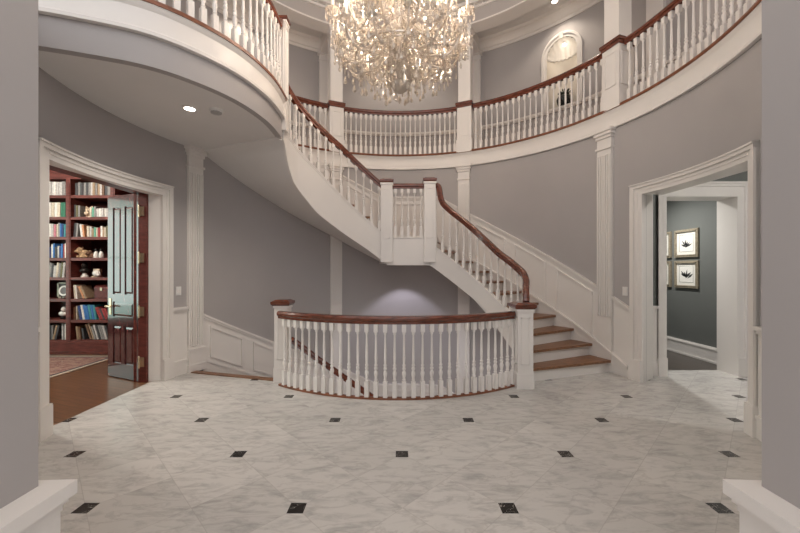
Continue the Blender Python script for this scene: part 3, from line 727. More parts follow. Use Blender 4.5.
# gallery sections
def gallery(label,a0,a1):
    t=thing('balustrade',label,'balustrade',P((a0+a1)/2,3.2,F2),BG)
    n=int((a1-a0)/1.5)+2; pts=[P(lerp(a0,a1,i/n),3.19) for i in range(n+1)]
    mb=MB(); sp=[P(lerp(a0-dc if a0>-40 else a0,a1+dc if a1<140 else a1,i/n),3.19) for i in range(n+1)]; mb.sweep([p+Vector((0,0,F2-0.004)) for p in sp],[(0.02,0),(0.112,0),(0.118,0.012),(0.114,0.032),(0.10,0.040),(0.02,0.040)]); obj('shoe_rail',mb,M['shoe'],t)
    mb=MB(); mb.rail([p+Vector((0,0,4.575)) for p in pts],RP2); obj('handrail',mb,M['cherry'],t)
    balusters(t,pts,lambda p:F2+0.035,lambda p:4.535,0.1005,w=1.0)
dc=0.155/3.2*180/PI
gallery('gallery railing at far right, running out of frame above the right doorway',-42,COLA[0]-dc)
gallery('gallery railing right of the chandelier, below the lit shell niche',COLA[0]+dc,COLA[1]-dc)
gallery('gallery railing at the back directly below the chandelier',COLA[1]+dc,COLA[2]-dc)
gallery('short gallery railing behind the upper stair flight, left of the chandelier',COLA[2]+dc,149.5)
for a,lab in zip(COLA,('tall square white column at right, on a panelled pedestal of the gallery','square white gallery column just right of the chandelier','square white gallery column just left of the chandelier')):
    c=P(a,3.22); t=thing('square_column',lab,'column',(c.x,c.y,F2),'white gallery columns')
    rz=rad(a-90)
    mb=MB(); mb.box((c.x,c.y,(F2+4.56)/2),(0.27,0.27,4.56-F2),rz); mb.box((c.x,c.y,F2+0.12),(0.30,0.30,0.24),rz)
    Mx=Matrix.Translation(c)@Matrix.Rotation(rz,4,'Z')
    for fl in (0,90,-90):
        M2=Mx@Matrix.Rotation(rad(fl),4,'Z')
        y=-0.135
        for (x0,x1,z0,z1) in ((-0.09,0.09,4.00,4.015),(-0.09,0.09,4.46,4.475),(-0.09,-0.075,4.00,4.475),(0.075,0.09,4.00,4.475)): mb.bb(x0,x1,y-0.008,y+0.004,z0,z1,M2)
    obj('pedestal',mb,M['white'],t,smooth=False)
    mb=MB(); mb.box((c.x,c.y,4.575),(0.30,0.30,0.05),rz); mb.box((c.x,c.y,4.62),(0.325,0.325,0.045),rz); mb.frustum((c.x,c.y),(0.31,0.31),(0.26,0.26),4.642,4.665,rz); obj('rail_cap',mb,M['cherry'],t,smooth=False)
    mb=MB(); mb.box((c.x,c.y,5.385),(0.235,0.235,1.47),rz); obj('shaft',mb,M['white'],t,smooth=False)
    mb=MB(); mb.box((c.x,c.y,5.93),(0.255,0.255,0.02),rz); mb.box((c.x,c.y,6.04),(0.265,0.265,0.04),rz); mb.box((c.x,c.y,6.08),(0.285,0.285,0.05),rz); obj('capital',mb,M['white'],t,smooth=False)

# lower stair into the basement
t=thing('basement_stair','wooden stair sinking behind the stairwell railing to the lower floor','staircase',(-2.3,4.9,-1.78))
for i in range(1,10):
    a1=160-6.3*(i-1); a0=a1-6.3; z=-0.178*i
    mb=MB(); mb.ring(a0,a1+0.9,4,1.93,RW-0.02,z-0.035,z); obj('tread',mb,M['oak'],t,smooth=False)
    mb=MB(); mb.ring(a1-0.4,a1,1,1.93,RW-0.02,z-0.01,z+0.145); obj('riser',mb,M['white'],t,smooth=False)
bz=interp([(158,0.02),(97,-1.70),(90,-1.74)])
mb=MB(); mb.ring(99,153,40,1.87,1.915,lambda a:max(-1.77,bz(a)-0.30),lambda a:bz(a)+0.07); obj('stringer',mb,M['white'],t)
t=thing('balustrade','dark sloping handrail descending inside the stairwell, seen behind the balusters','balustrade',P(125,1.89,-0.9),BG)
bra=interp([(146,0.47),(144,0.43),(105,-0.60),(98,-0.78)])
mb=MB(); mb.rail([P(lerp(145,99,i/30),1.89,bra(lerp(145,99,i/30))) for i in range(31)],RP); obj('handrail',mb,M['cherry'],t)
balusters(t,[P(lerp(143,100,i/40),1.89) for i in range(41)],lambda p:bz(ang(p))+0.06,lambda p:bra(ang(p))-0.03,0.13,w=0.7)

# ------------------------------------------------------------------ library beyond the left doorway
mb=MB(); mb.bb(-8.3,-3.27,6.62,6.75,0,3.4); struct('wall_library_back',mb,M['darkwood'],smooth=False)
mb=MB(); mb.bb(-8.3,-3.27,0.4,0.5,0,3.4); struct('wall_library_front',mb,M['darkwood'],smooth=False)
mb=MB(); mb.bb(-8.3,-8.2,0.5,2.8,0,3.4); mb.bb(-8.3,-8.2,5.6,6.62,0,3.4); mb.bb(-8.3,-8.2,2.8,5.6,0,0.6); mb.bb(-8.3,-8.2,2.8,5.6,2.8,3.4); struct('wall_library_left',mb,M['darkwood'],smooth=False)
mb=MB()
for y in (2.8,3.7,4.65,5.55): mb.bb(-8.28,-8.20,y,y+0.05,0.6,2.8)
for z in (0.6,1.7,2.75): mb.bb(-8.28,-8.20,2.8,5.6,z,z+0.05)
struct('window_1',mb,M['white'],smooth=False)
mb=MB(); mb.bb(-3.40,-3.27,4.72,6.62,0,3.4); mb.bb(-3.40,-3.27,0.5,2.98,0,3.4); mb.bb(-3.40,-3.27,2.98,4.72,2.46,3.4)
struct('wall_library_right',mb,M['shelfwood'],smooth=False)
mb=MB(); mb.bb(-3.36,-3.255,4.635,4.72,0,2.44); mb.bb(-3.44,-3.39,4.66,4.80,0,2.56); mb.bb(-3.36,-3.255,2.98,3.06,0,2.44); mb.bb(-3.44,-3.255,2.98,4.72,2.43,2.47); mb.bb(-3.44,-3.39,2.9,4.8,2.44,2.58)
struct('trim_40',mb,M['shelfwood'],smooth=False)
mb=MB(); mb.bb(-8.3,-3.27,0.4,6.75,3.4,3.46); struct('ceiling_library',mb,M['ceil'],smooth=False)

# open door leaf
hg=Vector((-3.355,4.665,0)); fe=Vector((-3.965,4.93,0)); dv=(fe-hg); DW=dv.length; dz=math.atan2(dv.y,dv.x)
t=thing('panelled_door','dark glossy panelled wooden door standing open into the library','door',(hg.x,hg.y,0.0))
MD=Matrix.Translation(hg)@Matrix.Rotation(dz,4,'Z')
TH=0.045; zb,zt=0.012,2.435
mb=MB(); st_=0.115
for (x0,x1,z0,z1) in ((0,st_,zb,zt),(DW-st_,DW,zb,zt),(st_,DW-st_,zb,0.20),(st_,DW-st_,0.70,0.82),(st_,DW-st_,1.02,1.12),(st_,DW-st_,2.28,zt),(DW/2-0.04,DW/2+0.04,0.20,0.70),(DW/2-0.04,DW/2+0.04,1.12,2.28)):
    mb.bb(x0,x1,-TH/2,TH/2,z0,z1,MD)
obj('frame',mb,M['doorwood'],t,smooth=False)
for (x0,x1,z0,z1) in ((st_,DW/2-0.04,0.20,0.70),(DW/2+0.04,DW-st_,0.20,0.70),(st_,DW-st_,0.82,1.02),(st_,DW/2-0.04,1.12,2.28),(DW/2+0.04,DW-st_,1.12,2.28)):
    mb=MB(); mb.bb(x0,x1,-0.010,0.010,z0,z1,MD)
    for s in (-1,1):
        # raised field with bevelled edges
        q=0.035; vs=[]
        for (e,y) in ((0.012,0.010),(q,0.020)):
            for (x,z) in ((x0+e,z0+e),(x1-e,z0+e),(x1-e,z1-e),(x0+e,z1-e)): vs.append(MD@Vector((x,s*y,z)))
        mb.add(vs,[(0,1,5,4),(1,2,6,5),(2,3,7,6),(3,0,4,7),(4,5,6,7)])
    obj('panel',mb,M['doorwood'],t,smooth=False)
mb=MB()
for s in (-1,1):
    mb.bb(DW-0.085,DW-0.035,s*(TH/2),s*(TH/2+0.006),0.84,1.06,MD)
    mb.tube([MD@Vector((DW-0.06,s*TH/2,0.955)),MD@Vector((DW-0.06,s*(TH/2+0.05),0.955))],0.011,8)
    mb.tube([MD@Vector((DW-0.055,s*(TH/2+0.05),0.955)),MD@Vector((DW-0.12,s*(TH/2+0.055),0.955)),MD@Vector((DW-0.17,s*(TH/2+0.05),0.950))],0.010,8)
    mb.ball(MD@Vector((DW-0.055,s*(TH/2+0.05),0.955)),0.016,8,6)
mb.bb(DW-0.002,DW+0.004,-0.012,0.012,0.86,1.04,MD)
o=obj('lever_handle',mb,M['brass'],t); o['label']='brass lever handle'
for z in (2.20,1.60,0.91,0.26):
    hx,hy=-3.345,4.624
    mb=MB(); mb.tube([Vector((hx,hy,z-0.065)),Vector((hx,hy,z+0.065))],0.010,8)
    mb.bb(hx,-3.285,4.628,4.636,z-0.06,z+0.06);
    for q in (-0.07,0.07): mb.ball((hx,hy,z+q),0.011,8,5)
    for q in (-0.035,0.0,0.035): mb.ball((-3.30,4.625,z+q),0.006,6,4)
    o=obj('hinge',mb,M['brass'],t); o['label']='brass butt hinge'

# bookcase
bc=thing('bookcase','tall built-in mahogany bookcase filled with books behind the library door','bookcase',(-5.0,6.4,0))
YF,YB=6.19,6.60
DIV=[-6.50,-5.68,-4.92,-4.16,-3.46]
SZ=[0.24,0.584,0.944,1.313,1.647,2.007,2.35,2.72]
for x in DIV:
    mb=MB(); mb.bb(x-0.035,x+0.035,YF,YB,0.0,3.02); mb.bb(x-0.039,x+0.039,YF-0.012,YF,0.22,3.0); mb.bb(x-0.02,x+0.02,YF-0.018,YF-0.012,0.30,2.9); obj('upright',mb,M['shelfwood'],bc,smooth=False)
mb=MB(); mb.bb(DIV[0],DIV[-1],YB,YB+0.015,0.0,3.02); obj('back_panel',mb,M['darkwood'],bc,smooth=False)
for b in range(4):
    for z in SZ:
        mb=MB(); mb.bb(DIV[b]+0.035,DIV[b+1]-0.035,YF+0.005,YB,z-0.035,z); mb.bb(DIV[b]+0.035,DIV[b+1]-0.035,YF-0.006,YF+0.006,z-0.045,z+0.003); obj('shelf',mb,M['shelfwood'],bc,smooth=False)
mb=MB(); mb.bb(DIV[0],DIV[-1],YF-0.015,YF+0.02,0,0.205); mb.bb(DIV[0],DIV[-1],YF-0.03,YF,0,0.05); mb.bb(DIV[0],DIV[-1],YF-0.025,YF,0.18,0.215); obj('plinth',mb,M['shelfwood'],bc,smooth=False)
mb=MB(); mb.bb(DIV[0],DIV[-1],YF-0.01,YB,3.0,3.1); mb.bb(DIV[0],DIV[-1],YF-0.04,YB,3.1,3.15); mb.bb(DIV[0],DIV[-1],YF-0.08,YB,3.15,3.22); mb.bb(DIV[0],DIV[-1],YF-0.11,YB,3.22,3.28); obj('cornice',mb,M['shelfwood'],bc,smooth=False)

COL={'light grey':(0.52,0.50,0.48),'grey':(0.26,0.25,0.24),'charcoal':(0.06,0.06,0.065),'white':(0.74,0.71,0.66),'cream':(0.60,0.53,0.42),'tan':(0.34,0.24,0.15),'brown':(0.17,0.09,0.05),'green':(0.03,0.16,0.09),'teal':(0.05,0.25,0.28),'navy':(0.03,0.05,0.17),'blue':(0.04,0.16,0.42),'red':(0.33,0.04,0.04),'pink':(0.55,0.20,0.25),'orange':(0.55,0.25,0.12),'olive':(0.15,0.14,0.07),'sea green':(0.12,0.34,0.24)}
ORD=['first','second','third','fourth','fifth','sixth','seventh','eighth','ninth','tenth','eleventh','twelfth','thirteenth','fourteenth','fifteenth','sixteenth','seventeenth','eighteenth','nineteenth','twentieth','twenty-first','twenty-second','twenty-third','twenty-fourth']
ROWN=['lowest','second lowest','third lowest','fourth lowest','fourth from top','third from top','second from top','top']
def book(col,w,h,d,pos,lean,label,group):
    mb=MB(); c=0.004
    Mx=Matrix.Translation(Vector(pos))@Matrix.Rotation(rad(lean),4,'Y')
    mb.bb(0,c,0,d,0,h,Mx); mb.bb(w-c,w,0,d,0,h,Mx)
    # rounded spine facing the room
    vs=[]; k=4
    for z in (0,h):
        for i in range(k+1): th=PI*i/k; vs.append(Mx@Vector((w/2-w/2*math.cos(th),-0.006*math.sin(th),z)))
        vs.append(Mx@Vector((w,0.006,z))); vs.append(Mx@Vector((0,0.006,z)))
    m_=k+3; fs=[(i,(i+1)%m_,m_+(i+1)%m_,m_+i) for i in range(m_)]+[list(range(m_))[::-1],list(range(m_,2*m_))]
    mb.add(vs,fs)
    if w>0.03:
        for f in (0.2,0.78): mb.bb(0.001,w-0.001,-0.008,-0.002,h*f,h*f+0.008,Mx)
    mb.mi=1; mb.bb(c,w-c,0.004,d-0.006,0.004,h-0.006,Mx)
    o=obj('book',mb,[bookmat(col.replace(' ','_'),COL[col]),M['pages']],smooth=False); tag(o,label,'book',group)
def row(x0,x1,ri,bay,cols,hm,wm,lean=0.0,jit=0.02,first=0,total=None):
    x=x0; z=SZ[ri]+0.001; i=first; k=0
    grp='books on the %s shelf, %s bay'%(ROWN[ri],bay)
    while True:
        col=cols[k%len(cols)]; k+=1
        w=wm*random.uniform(0.8,1.2); h=hm-random.uniform(0,jit*2); d=random.uniform(0.17,0.21)
        ln=lean
        step_=w/math.cos(rad(ln)) if ln else w
        ext=abs(h*math.sin(rad(ln)))
        if x+step_+ext>x1+1e-6: break
        if ln>0: book(col,w,h,d,(x,YF+0.03,z+w*math.sin(rad(ln))),ln,'%s book, %s from left, %s shelf, %s bookcase bay'%(col,ORD[i],ROWN[ri],bay),grp)
        elif ln<0: book(col,w,h,d,(x+ext,YF+0.03,z),ln,'%s book, %s from left, %s shelf, %s bookcase bay'%(col,ORD[i],ROWN[ri],bay),grp)
        else: book(col,w,h,d,(x,YF+0.03+random.uniform(0,0.02),z),0,'%s book, %s from left, %s shelf, %s bookcase bay'%(col,ORD[i],ROWN[ri],bay),grp)
        x+=step_+0.0015; i+=1
    return i,x
A0,A1=-6.06,-5.72; B0,B1=-5.64,-4.96
B='left'; 
row(A0,A1,7,B,['light grey','light grey','white','light grey','light grey','grey','light grey'],0.245,0.046,jit=0.004)
row(A0,A1,6,B,['white','cream','white','cream','green','green','green'],0.26,0.048,jit=0.005)
row(A0,A1,5,B,['white','light grey','pink','cream','grey','blue','navy','teal','green'],0.255,0.036,jit=0.02)
row(A0,A1,4,B,['navy','white','blue','charcoal','light grey','navy','blue','red','white','pink'],0.25,0.034,jit=0.03)
row(A0,A1-0.02,3,B,['grey','charcoal','light grey','cream','grey','olive','light grey','white'],0.26,0.038,jit=0.03,lean=6)
i_,x_=row(A0,A0+0.08,0,B,['charcoal','grey','charcoal'],0.28,0.033)
i_,x_=row(x_+0.0,x_+0.15,0,B,['tan','charcoal'],0.28,0.03,lean=14,first=i_)
row(x_+0.075,A1-0.005,0,B,['light grey','grey','white','red'],0.29,0.03,first=i_)
B='middle'
row(B0+0.03,B1,7,B,['charcoal','grey','charcoal','grey','charcoal','grey','light grey','tan','grey','tan','light grey','brown','charcoal','grey','light grey','grey'],0.235,0.040,jit=0.008)
i_,x_=row(B0+0.012,B0+0.125,6,B,['charcoal','olive','grey','cream','brown'],0.225,0.036)
i_,x_=row(B0+0.285,B0+0.40,6,B,['cream','sea green','grey'],0.21,0.036,first=i_)
i_,x_=row(B0+0.405,B1-0.02,6,B,['light grey','white','light grey','white'],0.16,0.042,first=i_,jit=0.005)
i_,x_=row(B0+0.01,B0+0.11,5,B,['charcoal','grey','charcoal'],0.25,0.034,lean=5)
i_,x_=row(x_+0.03,x_+0.14,5,B,['white','orange','cream'],0.235,0.036,lean=-7,first=i_)
row(x_+0.055,B1-0.02,5,B,['cream','light grey','tan','sea green','cream','red','white','tan','cream','olive','white'],0.195,0.033,first=i_,jit=0.025)
i_,x_=row(B0+0.01,B0+0.095,2,B,['cream','white','cream'],0.24,0.030,lean=-4)
row(x_+0.015,x_+0.205,2,B,['orange','tan','orange'],0.25,0.034,lean=-24,first=i_)
i_,x_=row(B0+0.01,B0+0.08,1,B,['brown','cream','charcoal'],0.24,0.03)
i_,x_=row(x_+0.01,x_+0.38,1,B,['navy','white','blue','blue','teal','blue','teal','green','green','white'],0.262,0.042,lean=-10,first=i_,jit=0.012)
row(x_+0.0,B1,1,B,['red','red','charcoal'],0.225,0.036,lean=-22,first=i_)
i_,x_=row(B0+0.05,B0+0.15,0,B,['tan','brown'],0.23,0.034,lean=-6)
i_,x_=row(x_+0.02,x_+0.12,0,B,['charcoal','tan'],0.23,0.034,lean=-8,first=i_)
i_,x_=row(x_+0.03,x_+0.21,0,B,['brown','tan','brown'],0.30,0.036,lean=-18,first=i_)
row(x_+0.02,B1-0.005,0,B,['grey','light grey','charcoal','grey'],0.26,0.034,lean=-16,first=i_)

# shelf ornaments
def orn(name,mb,mat,label,cat,**k): return tag(obj(name,mb,mat,**k),label,cat)
ym=YF+0.13
def plush(x,z,s,mat,label):
    t=thing('plush_dog',label,'soft toy',(x,ym,z))
    mb=MB(); mb.ball((x,ym+0.01,z+0.075*s),(0.095*s,0.07*s,0.075*s),12,8); mb.ball((x-0.06*s,ym-0.02,z+0.135*s),(0.062*s,0.056*s,0.056*s),12,8); mb.ball((x-0.10*s,ym-0.045,z+0.122*s),(0.03*s,0.03*s,0.024*s),8,6)
    for dx,dy in ((-0.06,-0.05),(0.0,-0.05),(0.06,-0.045),(0.07,0.03)): mb.ball((x+dx*s,ym+dy*s,z+0.026*s),(0.034*s,0.034*s,0.026*s),8,6)
    mb.ball((x+0.1*s,ym,z+0.11*s),(0.03*s,0.025*s,0.03*s),8,6)
    obj('body',mb,mat,t,angle=80)
    for dx in (-0.02,-0.09):
        mb=MB(); mb.ball((x+dx*s,ym-0.01,z+0.165*s),(0.02*s,0.014*s,0.036*s),8,6); obj('ear',mb,M['plushd'],t,angle=80)
plush(B0+0.115,SZ[4],0.98,M['plush'],'fluffy light tan toy dog on the bookcase shelf at mid height')
plush(B0+0.255,SZ[4],0.66,M['plushd'],'darker brown toy dog sitting behind the light one on the shelf')
for x,lab in ((B0+0.345,'left white figurine with dark head beside the toy dogs'),(B0+0.435,'right white figurine with dark head, next to the door edge')):
    t=thing('figurine',lab,'figurine',(x,ym-0.03,SZ[4]),'white figurines with dark heads')
    mb=MB(); mb.lathe([(0.03,0),(0.036,0.01),(0.038,0.05),(0.032,0.09),(0.016,0.115),(0.012,0.125)],(x,ym-0.03,SZ[4]),12); obj('body',mb,M['cer'],t)
    mb=MB(); mb.ball((x,ym-0.03,SZ[4]+0.143),(0.024,0.026,0.028),10,8); mb.ball((x,ym-0.055,SZ[4]+0.14),(0.008,0.012,0.006),6,5); obj('head',mb,M['black'],t)
x=B0+0.205; z=SZ[6]
t=thing('animal_bust','mottled cream ornament between books on second shelf from top','ornament',(x,ym,z))
mb=MB(); mb.ball((x,ym,z+0.10),(0.07,0.065,0.085),12,9); mb.ball((x,ym-0.05,z+0.075),(0.042,0.04,0.04),10,7); mb.lathe([(0.055,0),(0.06,0.012),(0.045,0.03),(0.04,0.06)],(x,ym,z),12)
obj('head',mb,M['bone'],t,angle=70)
for dx in (-0.05,0.05):
    mb=MB(); mb.ball((x+dx,ym,z+0.175),(0.022,0.014,0.034),8,6); obj('ear',mb,M['bone'],t)
    mb=MB(); mb.ball((x+dx*0.55,ym-0.062,z+0.115),0.012,8,6); obj('eye',mb,M['black'],t)
x=B0+0.12; z=SZ[3]
t=thing('bronze_bust','dark bronze bust on a white foot, left on the ornament shelf','ornament',(x,ym,z))
mb=MB(); mb.lathe([(0.055,0),(0.058,0.02),(0.04,0.035),(0.028,0.06),(0.032,0.075)],(x,ym,z),14); obj('foot',mb,M['cer'],t)
mb=MB(); mb.lathe([(0.03,0.07),(0.07,0.10),(0.075,0.13),(0.045,0.15),(0.03,0.165)],(x,ym,z),14); mb.ball((x,ym,z+0.205),(0.047,0.053,0.06),12,9); mb.ball((x,ym-0.05,z+0.20),(0.01,0.014,0.016),6,5); obj('bust',mb,M['bronze'],t,angle=70)
x=B0+0.33
t=thing('ceramic_ornament','white and tan ceramic ornament near the door on the ornament shelf','ornament',(x,ym,z))
mb=MB(); mb.bb(x-0.075,x+0.06,ym-0.03,ym+0.06,z,z+0.02); mb.bb(x-0.06,x+0.05,ym,ym+0.055,z+0.02,z+0.15); obj('block',mb,M['bone'],t,smooth=False)
mb=MB(); mb.ball((x+0.02,ym-0.03,z+0.07),(0.065,0.04,0.055),12,8); mb.ball((x+0.06,ym-0.035,z+0.045),(0.035,0.035,0.035),10,7); obj('shell',mb,M['cer'],t)
x=B0+0.46; z=SZ[2]
t=thing('leather_box','dark oxblood leather box with curved lid on shelf beside leaning orange books','box',(x,ym,z))
mb=MB(); mb.bb(x-0.12,x+0.13,ym-0.06,ym+0.12,z,z+0.17); obj('body',mb,M['oxblood'],t,smooth=False)
mb=MB(); n=8; vs=[]
for xx in (x-0.124,x+0.134):
    for i in range(n+1): th=PI*i/n; vs.append((xx,ym+0.03-0.094*math.cos(th),z+0.17+0.07*math.sin(th)))
mb.add(vs,[list(range(n+1))[::-1],list(range(n+1,2*n+2))]+[(i,i+1,n+2+i,n+1+i) for i in range(n)]+[(0,n+1,2*n+1,n)]); obj('lid',mb,M['oxblood'],t)
mb=MB(); mb.bb(x-0.015,x+0.02,ym-0.072,ym-0.058,z+0.14,z+0.19); obj('clasp',mb,M['brass'],t,smooth=False)
z=SZ[2]
t=thing('photo_frame','wood framed picture with a dark image standing on left bookcase shelf','picture frame',(-5.94,YF+0.20,z))
mb=MB()
for (x0,x1,z0,z1) in ((-6.06,-5.75,0,0.025),(-6.06,-5.75,0.255,0.28),(-6.06,-6.03,0,0.28),(-5.775,-5.75,0,0.28)): mb.bb(x0,x1,YF+0.19,YF+0.215,z+z0,z+z1)
obj('frame',mb,M['frame'],t,smooth=False)
mb=MB(); mb.bb(-6.035,-5.77,YF+0.20,YF+0.21,z+0.02,z+0.26); obj('picture',mb,M['bronze'],t,smooth=False)
t=thing('display_plate','round white plate with grey ring propped before the framed picture','plate',(-5.865,YF+0.11,z))
Mp=Matrix.Translation((-5.865,YF+0.12,z+0.135))@Matrix.Rotation(rad(82),4,'X')
mb=MB(); mb.lathe([(0.03,0.0),(0.05,0.004),(0.09,0.012),(0.09,0.016),(0.05,0.009),(0.005,0.008)],(0,0,0),20,M=Mp); obj('plate',mb,M['cer'],t)
mb=MB(); mb.lathe([(0.045,0.0085),(0.062,0.0125),(0.062,0.0135),(0.045,0.0095)],(0,0,0),20,M=Mp); obj('ring',mb,M['slotdark'],t)
mb=MB(); mb.bb(-5.905,-5.825,YF+0.07,YF+0.17,z,z+0.012); mb.bb(-5.90,-5.89,YF+0.09,YF+0.10,z,z+0.05); mb.bb(-5.84,-5.83,YF+0.09,YF+0.10,z,z+0.05); obj('stand',mb,M['darkwood'],t,smooth=False)
z=SZ[1]; x=-5.885
t=thing('white_bust','white plaster bust in shadow on left bookcase shelf below the plate','ornament',(x,ym,z))
mb=MB(); mb.lathe([(0.045,0),(0.05,0.015),(0.03,0.03),(0.028,0.055)],(x,ym,z),12); obj('foot',mb,M['bronze'],t)
mb=MB(); mb.ball((x-0.0,ym,z+0.095),(0.085,0.05,0.05),12,8); mb.ball((x+0.02,ym-0.01,z+0.17),(0.043,0.05,0.055),12,8); mb.ball((x+0.02,ym-0.058,z+0.165),(0.01,0.014,0.014),6,5); obj('bust',mb,M['cer'],t,angle=70)

# rug
mb=MB(); rx0,rx1,ry0,ry1=-7.6,-4.66,2.2,6.02
t=thing('rug','red and beige patterned rug on the library hardwood floor','rug',((rx0+rx1)/2,(ry0+ry1)/2,0))
mb=MB(); mb.bb(rx0+0.26,rx1-0.26,ry0+0.26,ry1-0.26,0.0,0.012); obj('field',mb,M['rug'],t,smooth=False)
mb=MB()
def edge(i0,i1,z): 
    mb.bb(rx0+i0,rx1-i0,ry0+i0,ry0+i1,0,z); mb.bb(rx0+i0,rx1-i0,ry1-i1,ry1-i0,0,z); mb.bb(rx0+i0,rx0+i1,ry0+i1,ry1-i1,0,z); mb.bb(rx1-i1,rx1-i0,ry0+i1,ry1-i1,0,z)
edge(0.10,0.26,0.0115); o=obj('border',mb,M['rug'],t,smooth=False)
mb=MB(); edge(0.055,0.10,0.0118); obj('dark_band',mb,M['rugdark'],t,smooth=False)
mb=MB(); edge(0.0,0.055,0.011); obj('edge_band',mb,M['rugedge'],t,smooth=False)

# ------------------------------------------------------------------ vestibule and hall beyond the right doorway
VY=4.93
mb=MB(); mb.bb(3.27,3.60,VY,VY+0.27,0,3.3); mb.bb(4.60,5.35,VY,VY+0.27,0,3.3); mb.bb(3.60,4.60,VY,VY+0.27,2.46,3.3); struct('wall_vestibule_back',mb,M['hallgreen'],smooth=False)
mb=MB(); mb.bb(5.25,5.35,0.6,VY,0,3.3); mb.bb(3.3,5.35,0.5,0.6,0,3.3); struct('wall_vestibule_right',mb,M['hallgreen'],smooth=False)
mb=MB(); mb.bb(3.3,5.35,0.5,VY,3.3,3.36); struct('ceiling_vestibule',mb,M['ceil'],smooth=False)
mb=MB()
for (x0,x1) in ((3.505,3.615),(4.585,4.72)):
    mb.bb(x0,x1,VY-0.028,VY+0.001,0,2.45); 
    xo=x0 if x0<4 else x1-0.045
    mb.bb(xo,xo+0.045,VY-0.045,VY,0.25,2.58); mb.bb(x0-0.006,x1+0.006,VY-0.05,VY,0,0.25)
mb.bb(3.505,4.72,VY-0.028,VY+0.001,2.45,2.60); mb.bb(3.505,4.72,VY-0.045,VY,2.58,2.625); mb.bb(3.49,4.74,VY-0.058,VY,2.615,2.64)
mb.bb(3.57,3.62,VY-0.031,VY+0.29,0,2.445); mb.bb(4.58,4.63,VY-0.031,VY+0.29,0,2.445); mb.bb(3.57,4.63,VY-0.031,VY+0.29,2.44,2.485)
struct('trim_41',mb,M['white'],smooth=False)
mb=MB(); mb.bb(3.40,3.51,VY-0.016,VY,0,0.93); mb.bb(3.40,3.51,VY-0.04,VY,0.92,0.955); mb.bb(3.40,3.51,VY-0.03,VY,0,0.19)
mb.bb(4.72,5.25,VY-0.016,VY,0,0.93); mb.bb(4.72,5.25,VY-0.04,VY,0.92,0.955); mb.bb(4.72,5.25,VY-0.03,VY,0,0.19)
struct('trim_42',mb,M['white'],smooth=False)
mb=MB(); mb.bb(4.86,4.98,VY+0.27,9.2,0,2.95); struct('wall_hall_right',mb,M['hallgreen'],smooth=False)
mb=MB(); mb.bb(3.40,3.50,VY+0.27,9.2,0,2.95); struct('wall_hall_left',mb,M['hallgreen'],smooth=False)
mb=MB(); mb.bb(3.4,4.98,9.1,9.2,0,2.95); struct('wall_hall_end',mb,M['hallgreen'],smooth=False)
mb=MB(); mb.bb(3.4,4.98,VY+0.27,9.2,2.95,3.0); struct('ceiling_hall',mb,M['ceil'],smooth=False)
mb=MB(); mb.bb(4.835,4.86,VY+0.29,9.1,0,0.20); mb.bb(4.82,4.86,VY+0.29,9.1,0.0,0.03); mb.bb(4.828,4.86,VY+0.29,9.1,0.20,0.225); mb.bb(4.842,4.86,VY+0.29,9.1,0.225,0.245); struct('baseboard_hall',mb,M['white'],smooth=False)
# four botanical pictures on the hall wall
def picture(y0,y1,z0,z1,label,seed):
    rnd=random.Random(seed); X=4.86
    t=thing('framed_print',label,'framed picture',(X-0.012,(y0+y1)/2,z0),'framed botanical prints in the hall')
    mb=MB(); w=0.042
    for (a,b,c,d) in ((y0,y1,z0,z0+w),(y0,y1,z1-w,z1),(y0,y0+w,z0+w,z1-w),(y1-w,y1,z0+w,z1-w)):
        mb.bb(X-0.030,X-0.001,a,b,c,d)
    for (a,b,c,d) in ((y0+w*.6,y1-w*.6,z0+w*.6,z0+w),(y0+w*.6,y1-w*.6,z1-w,z1-w*.6),(y0+w*.6,y0+w,z0+w*.6,z1-w*.6),(y1-w,y1-w*.6,z0+w*.6,z1-w*.6)):
        mb.bb(X-0.036,X-0.028,a,b,c,d)
    obj('frame',mb,M['frame'],t,smooth=False)
    mb=MB(); mb.bb(X-0.014,X-0.004,y0+w,y1-w,z0+w,z1-w); obj('mount',mb,M['mat'],t,smooth=False)
    mb=MB(); q=0.068+w*0; a,b,c,d=y0+w+0.06,y1-w-0.06,z0+w+0.05,z1-w-0.05
    mb.bb(X-0.0165,X-0.0135,a,b,c,d); obj('print',mb,M['print'],t,smooth=False)
    mb=MB(); l=0.004
    for (e,f,g,h) in ((a,b,c,c+l),(a,b,d-l,d),(a,a+l,c,d),(b-l,b,c,d)): mb.bb(X-0.0172,X-0.016,e,f,g,h)
    cy,cz=(a+b)/2,(c+d)/2; s=(d-c)*0.36
    base=Vector((X-0.018,cy,cz-s*0.75))
    for i in range(9):
        th=rad(-62+124*i/8+rnd.uniform(-7,7)); ln=s*rnd.uniform(0.9,1.5)
        p0=base+Vector((0,rnd.uniform(-.25,.25)*s,rnd.uniform(0,.3)*s)); dr=Vector((0,math.sin(th),math.cos(th))); nn=Vector((0,dr.z,-dr.y)); wd=s*rnd.uniform(0.10,0.2)
        m1=p0+dr*ln*0.55
        mb.add([p0,m1+nn*wd,p0+dr*ln,m1-nn*wd, *(v+Vector((0.003,0,0)) for v in (p0,m1+nn*wd,p0+dr*ln,m1-nn*wd))],[(0,1,2,3),(7,6,5,4),(0,4,5,1),(1,5,6,2),(2,6,7,3),(3,7,4,0)])
    obj('plant_drawing',mb,M['ink'],t,smooth=False)
picture(5.86,6.36,1.66,2.13,'upper right gold-framed plant print on the green-grey hall wall',1)
picture(5.86,6.36,1.14,1.60,'lower right gold-framed plant print on the green-grey hall wall',2)
picture(6.45,6.95,1.66,2.13,'upper print half hidden behind the inner doorway casing',3)
picture(6.45,6.95,1.14,1.60,'lower print half hidden behind the inner doorway casing',4)

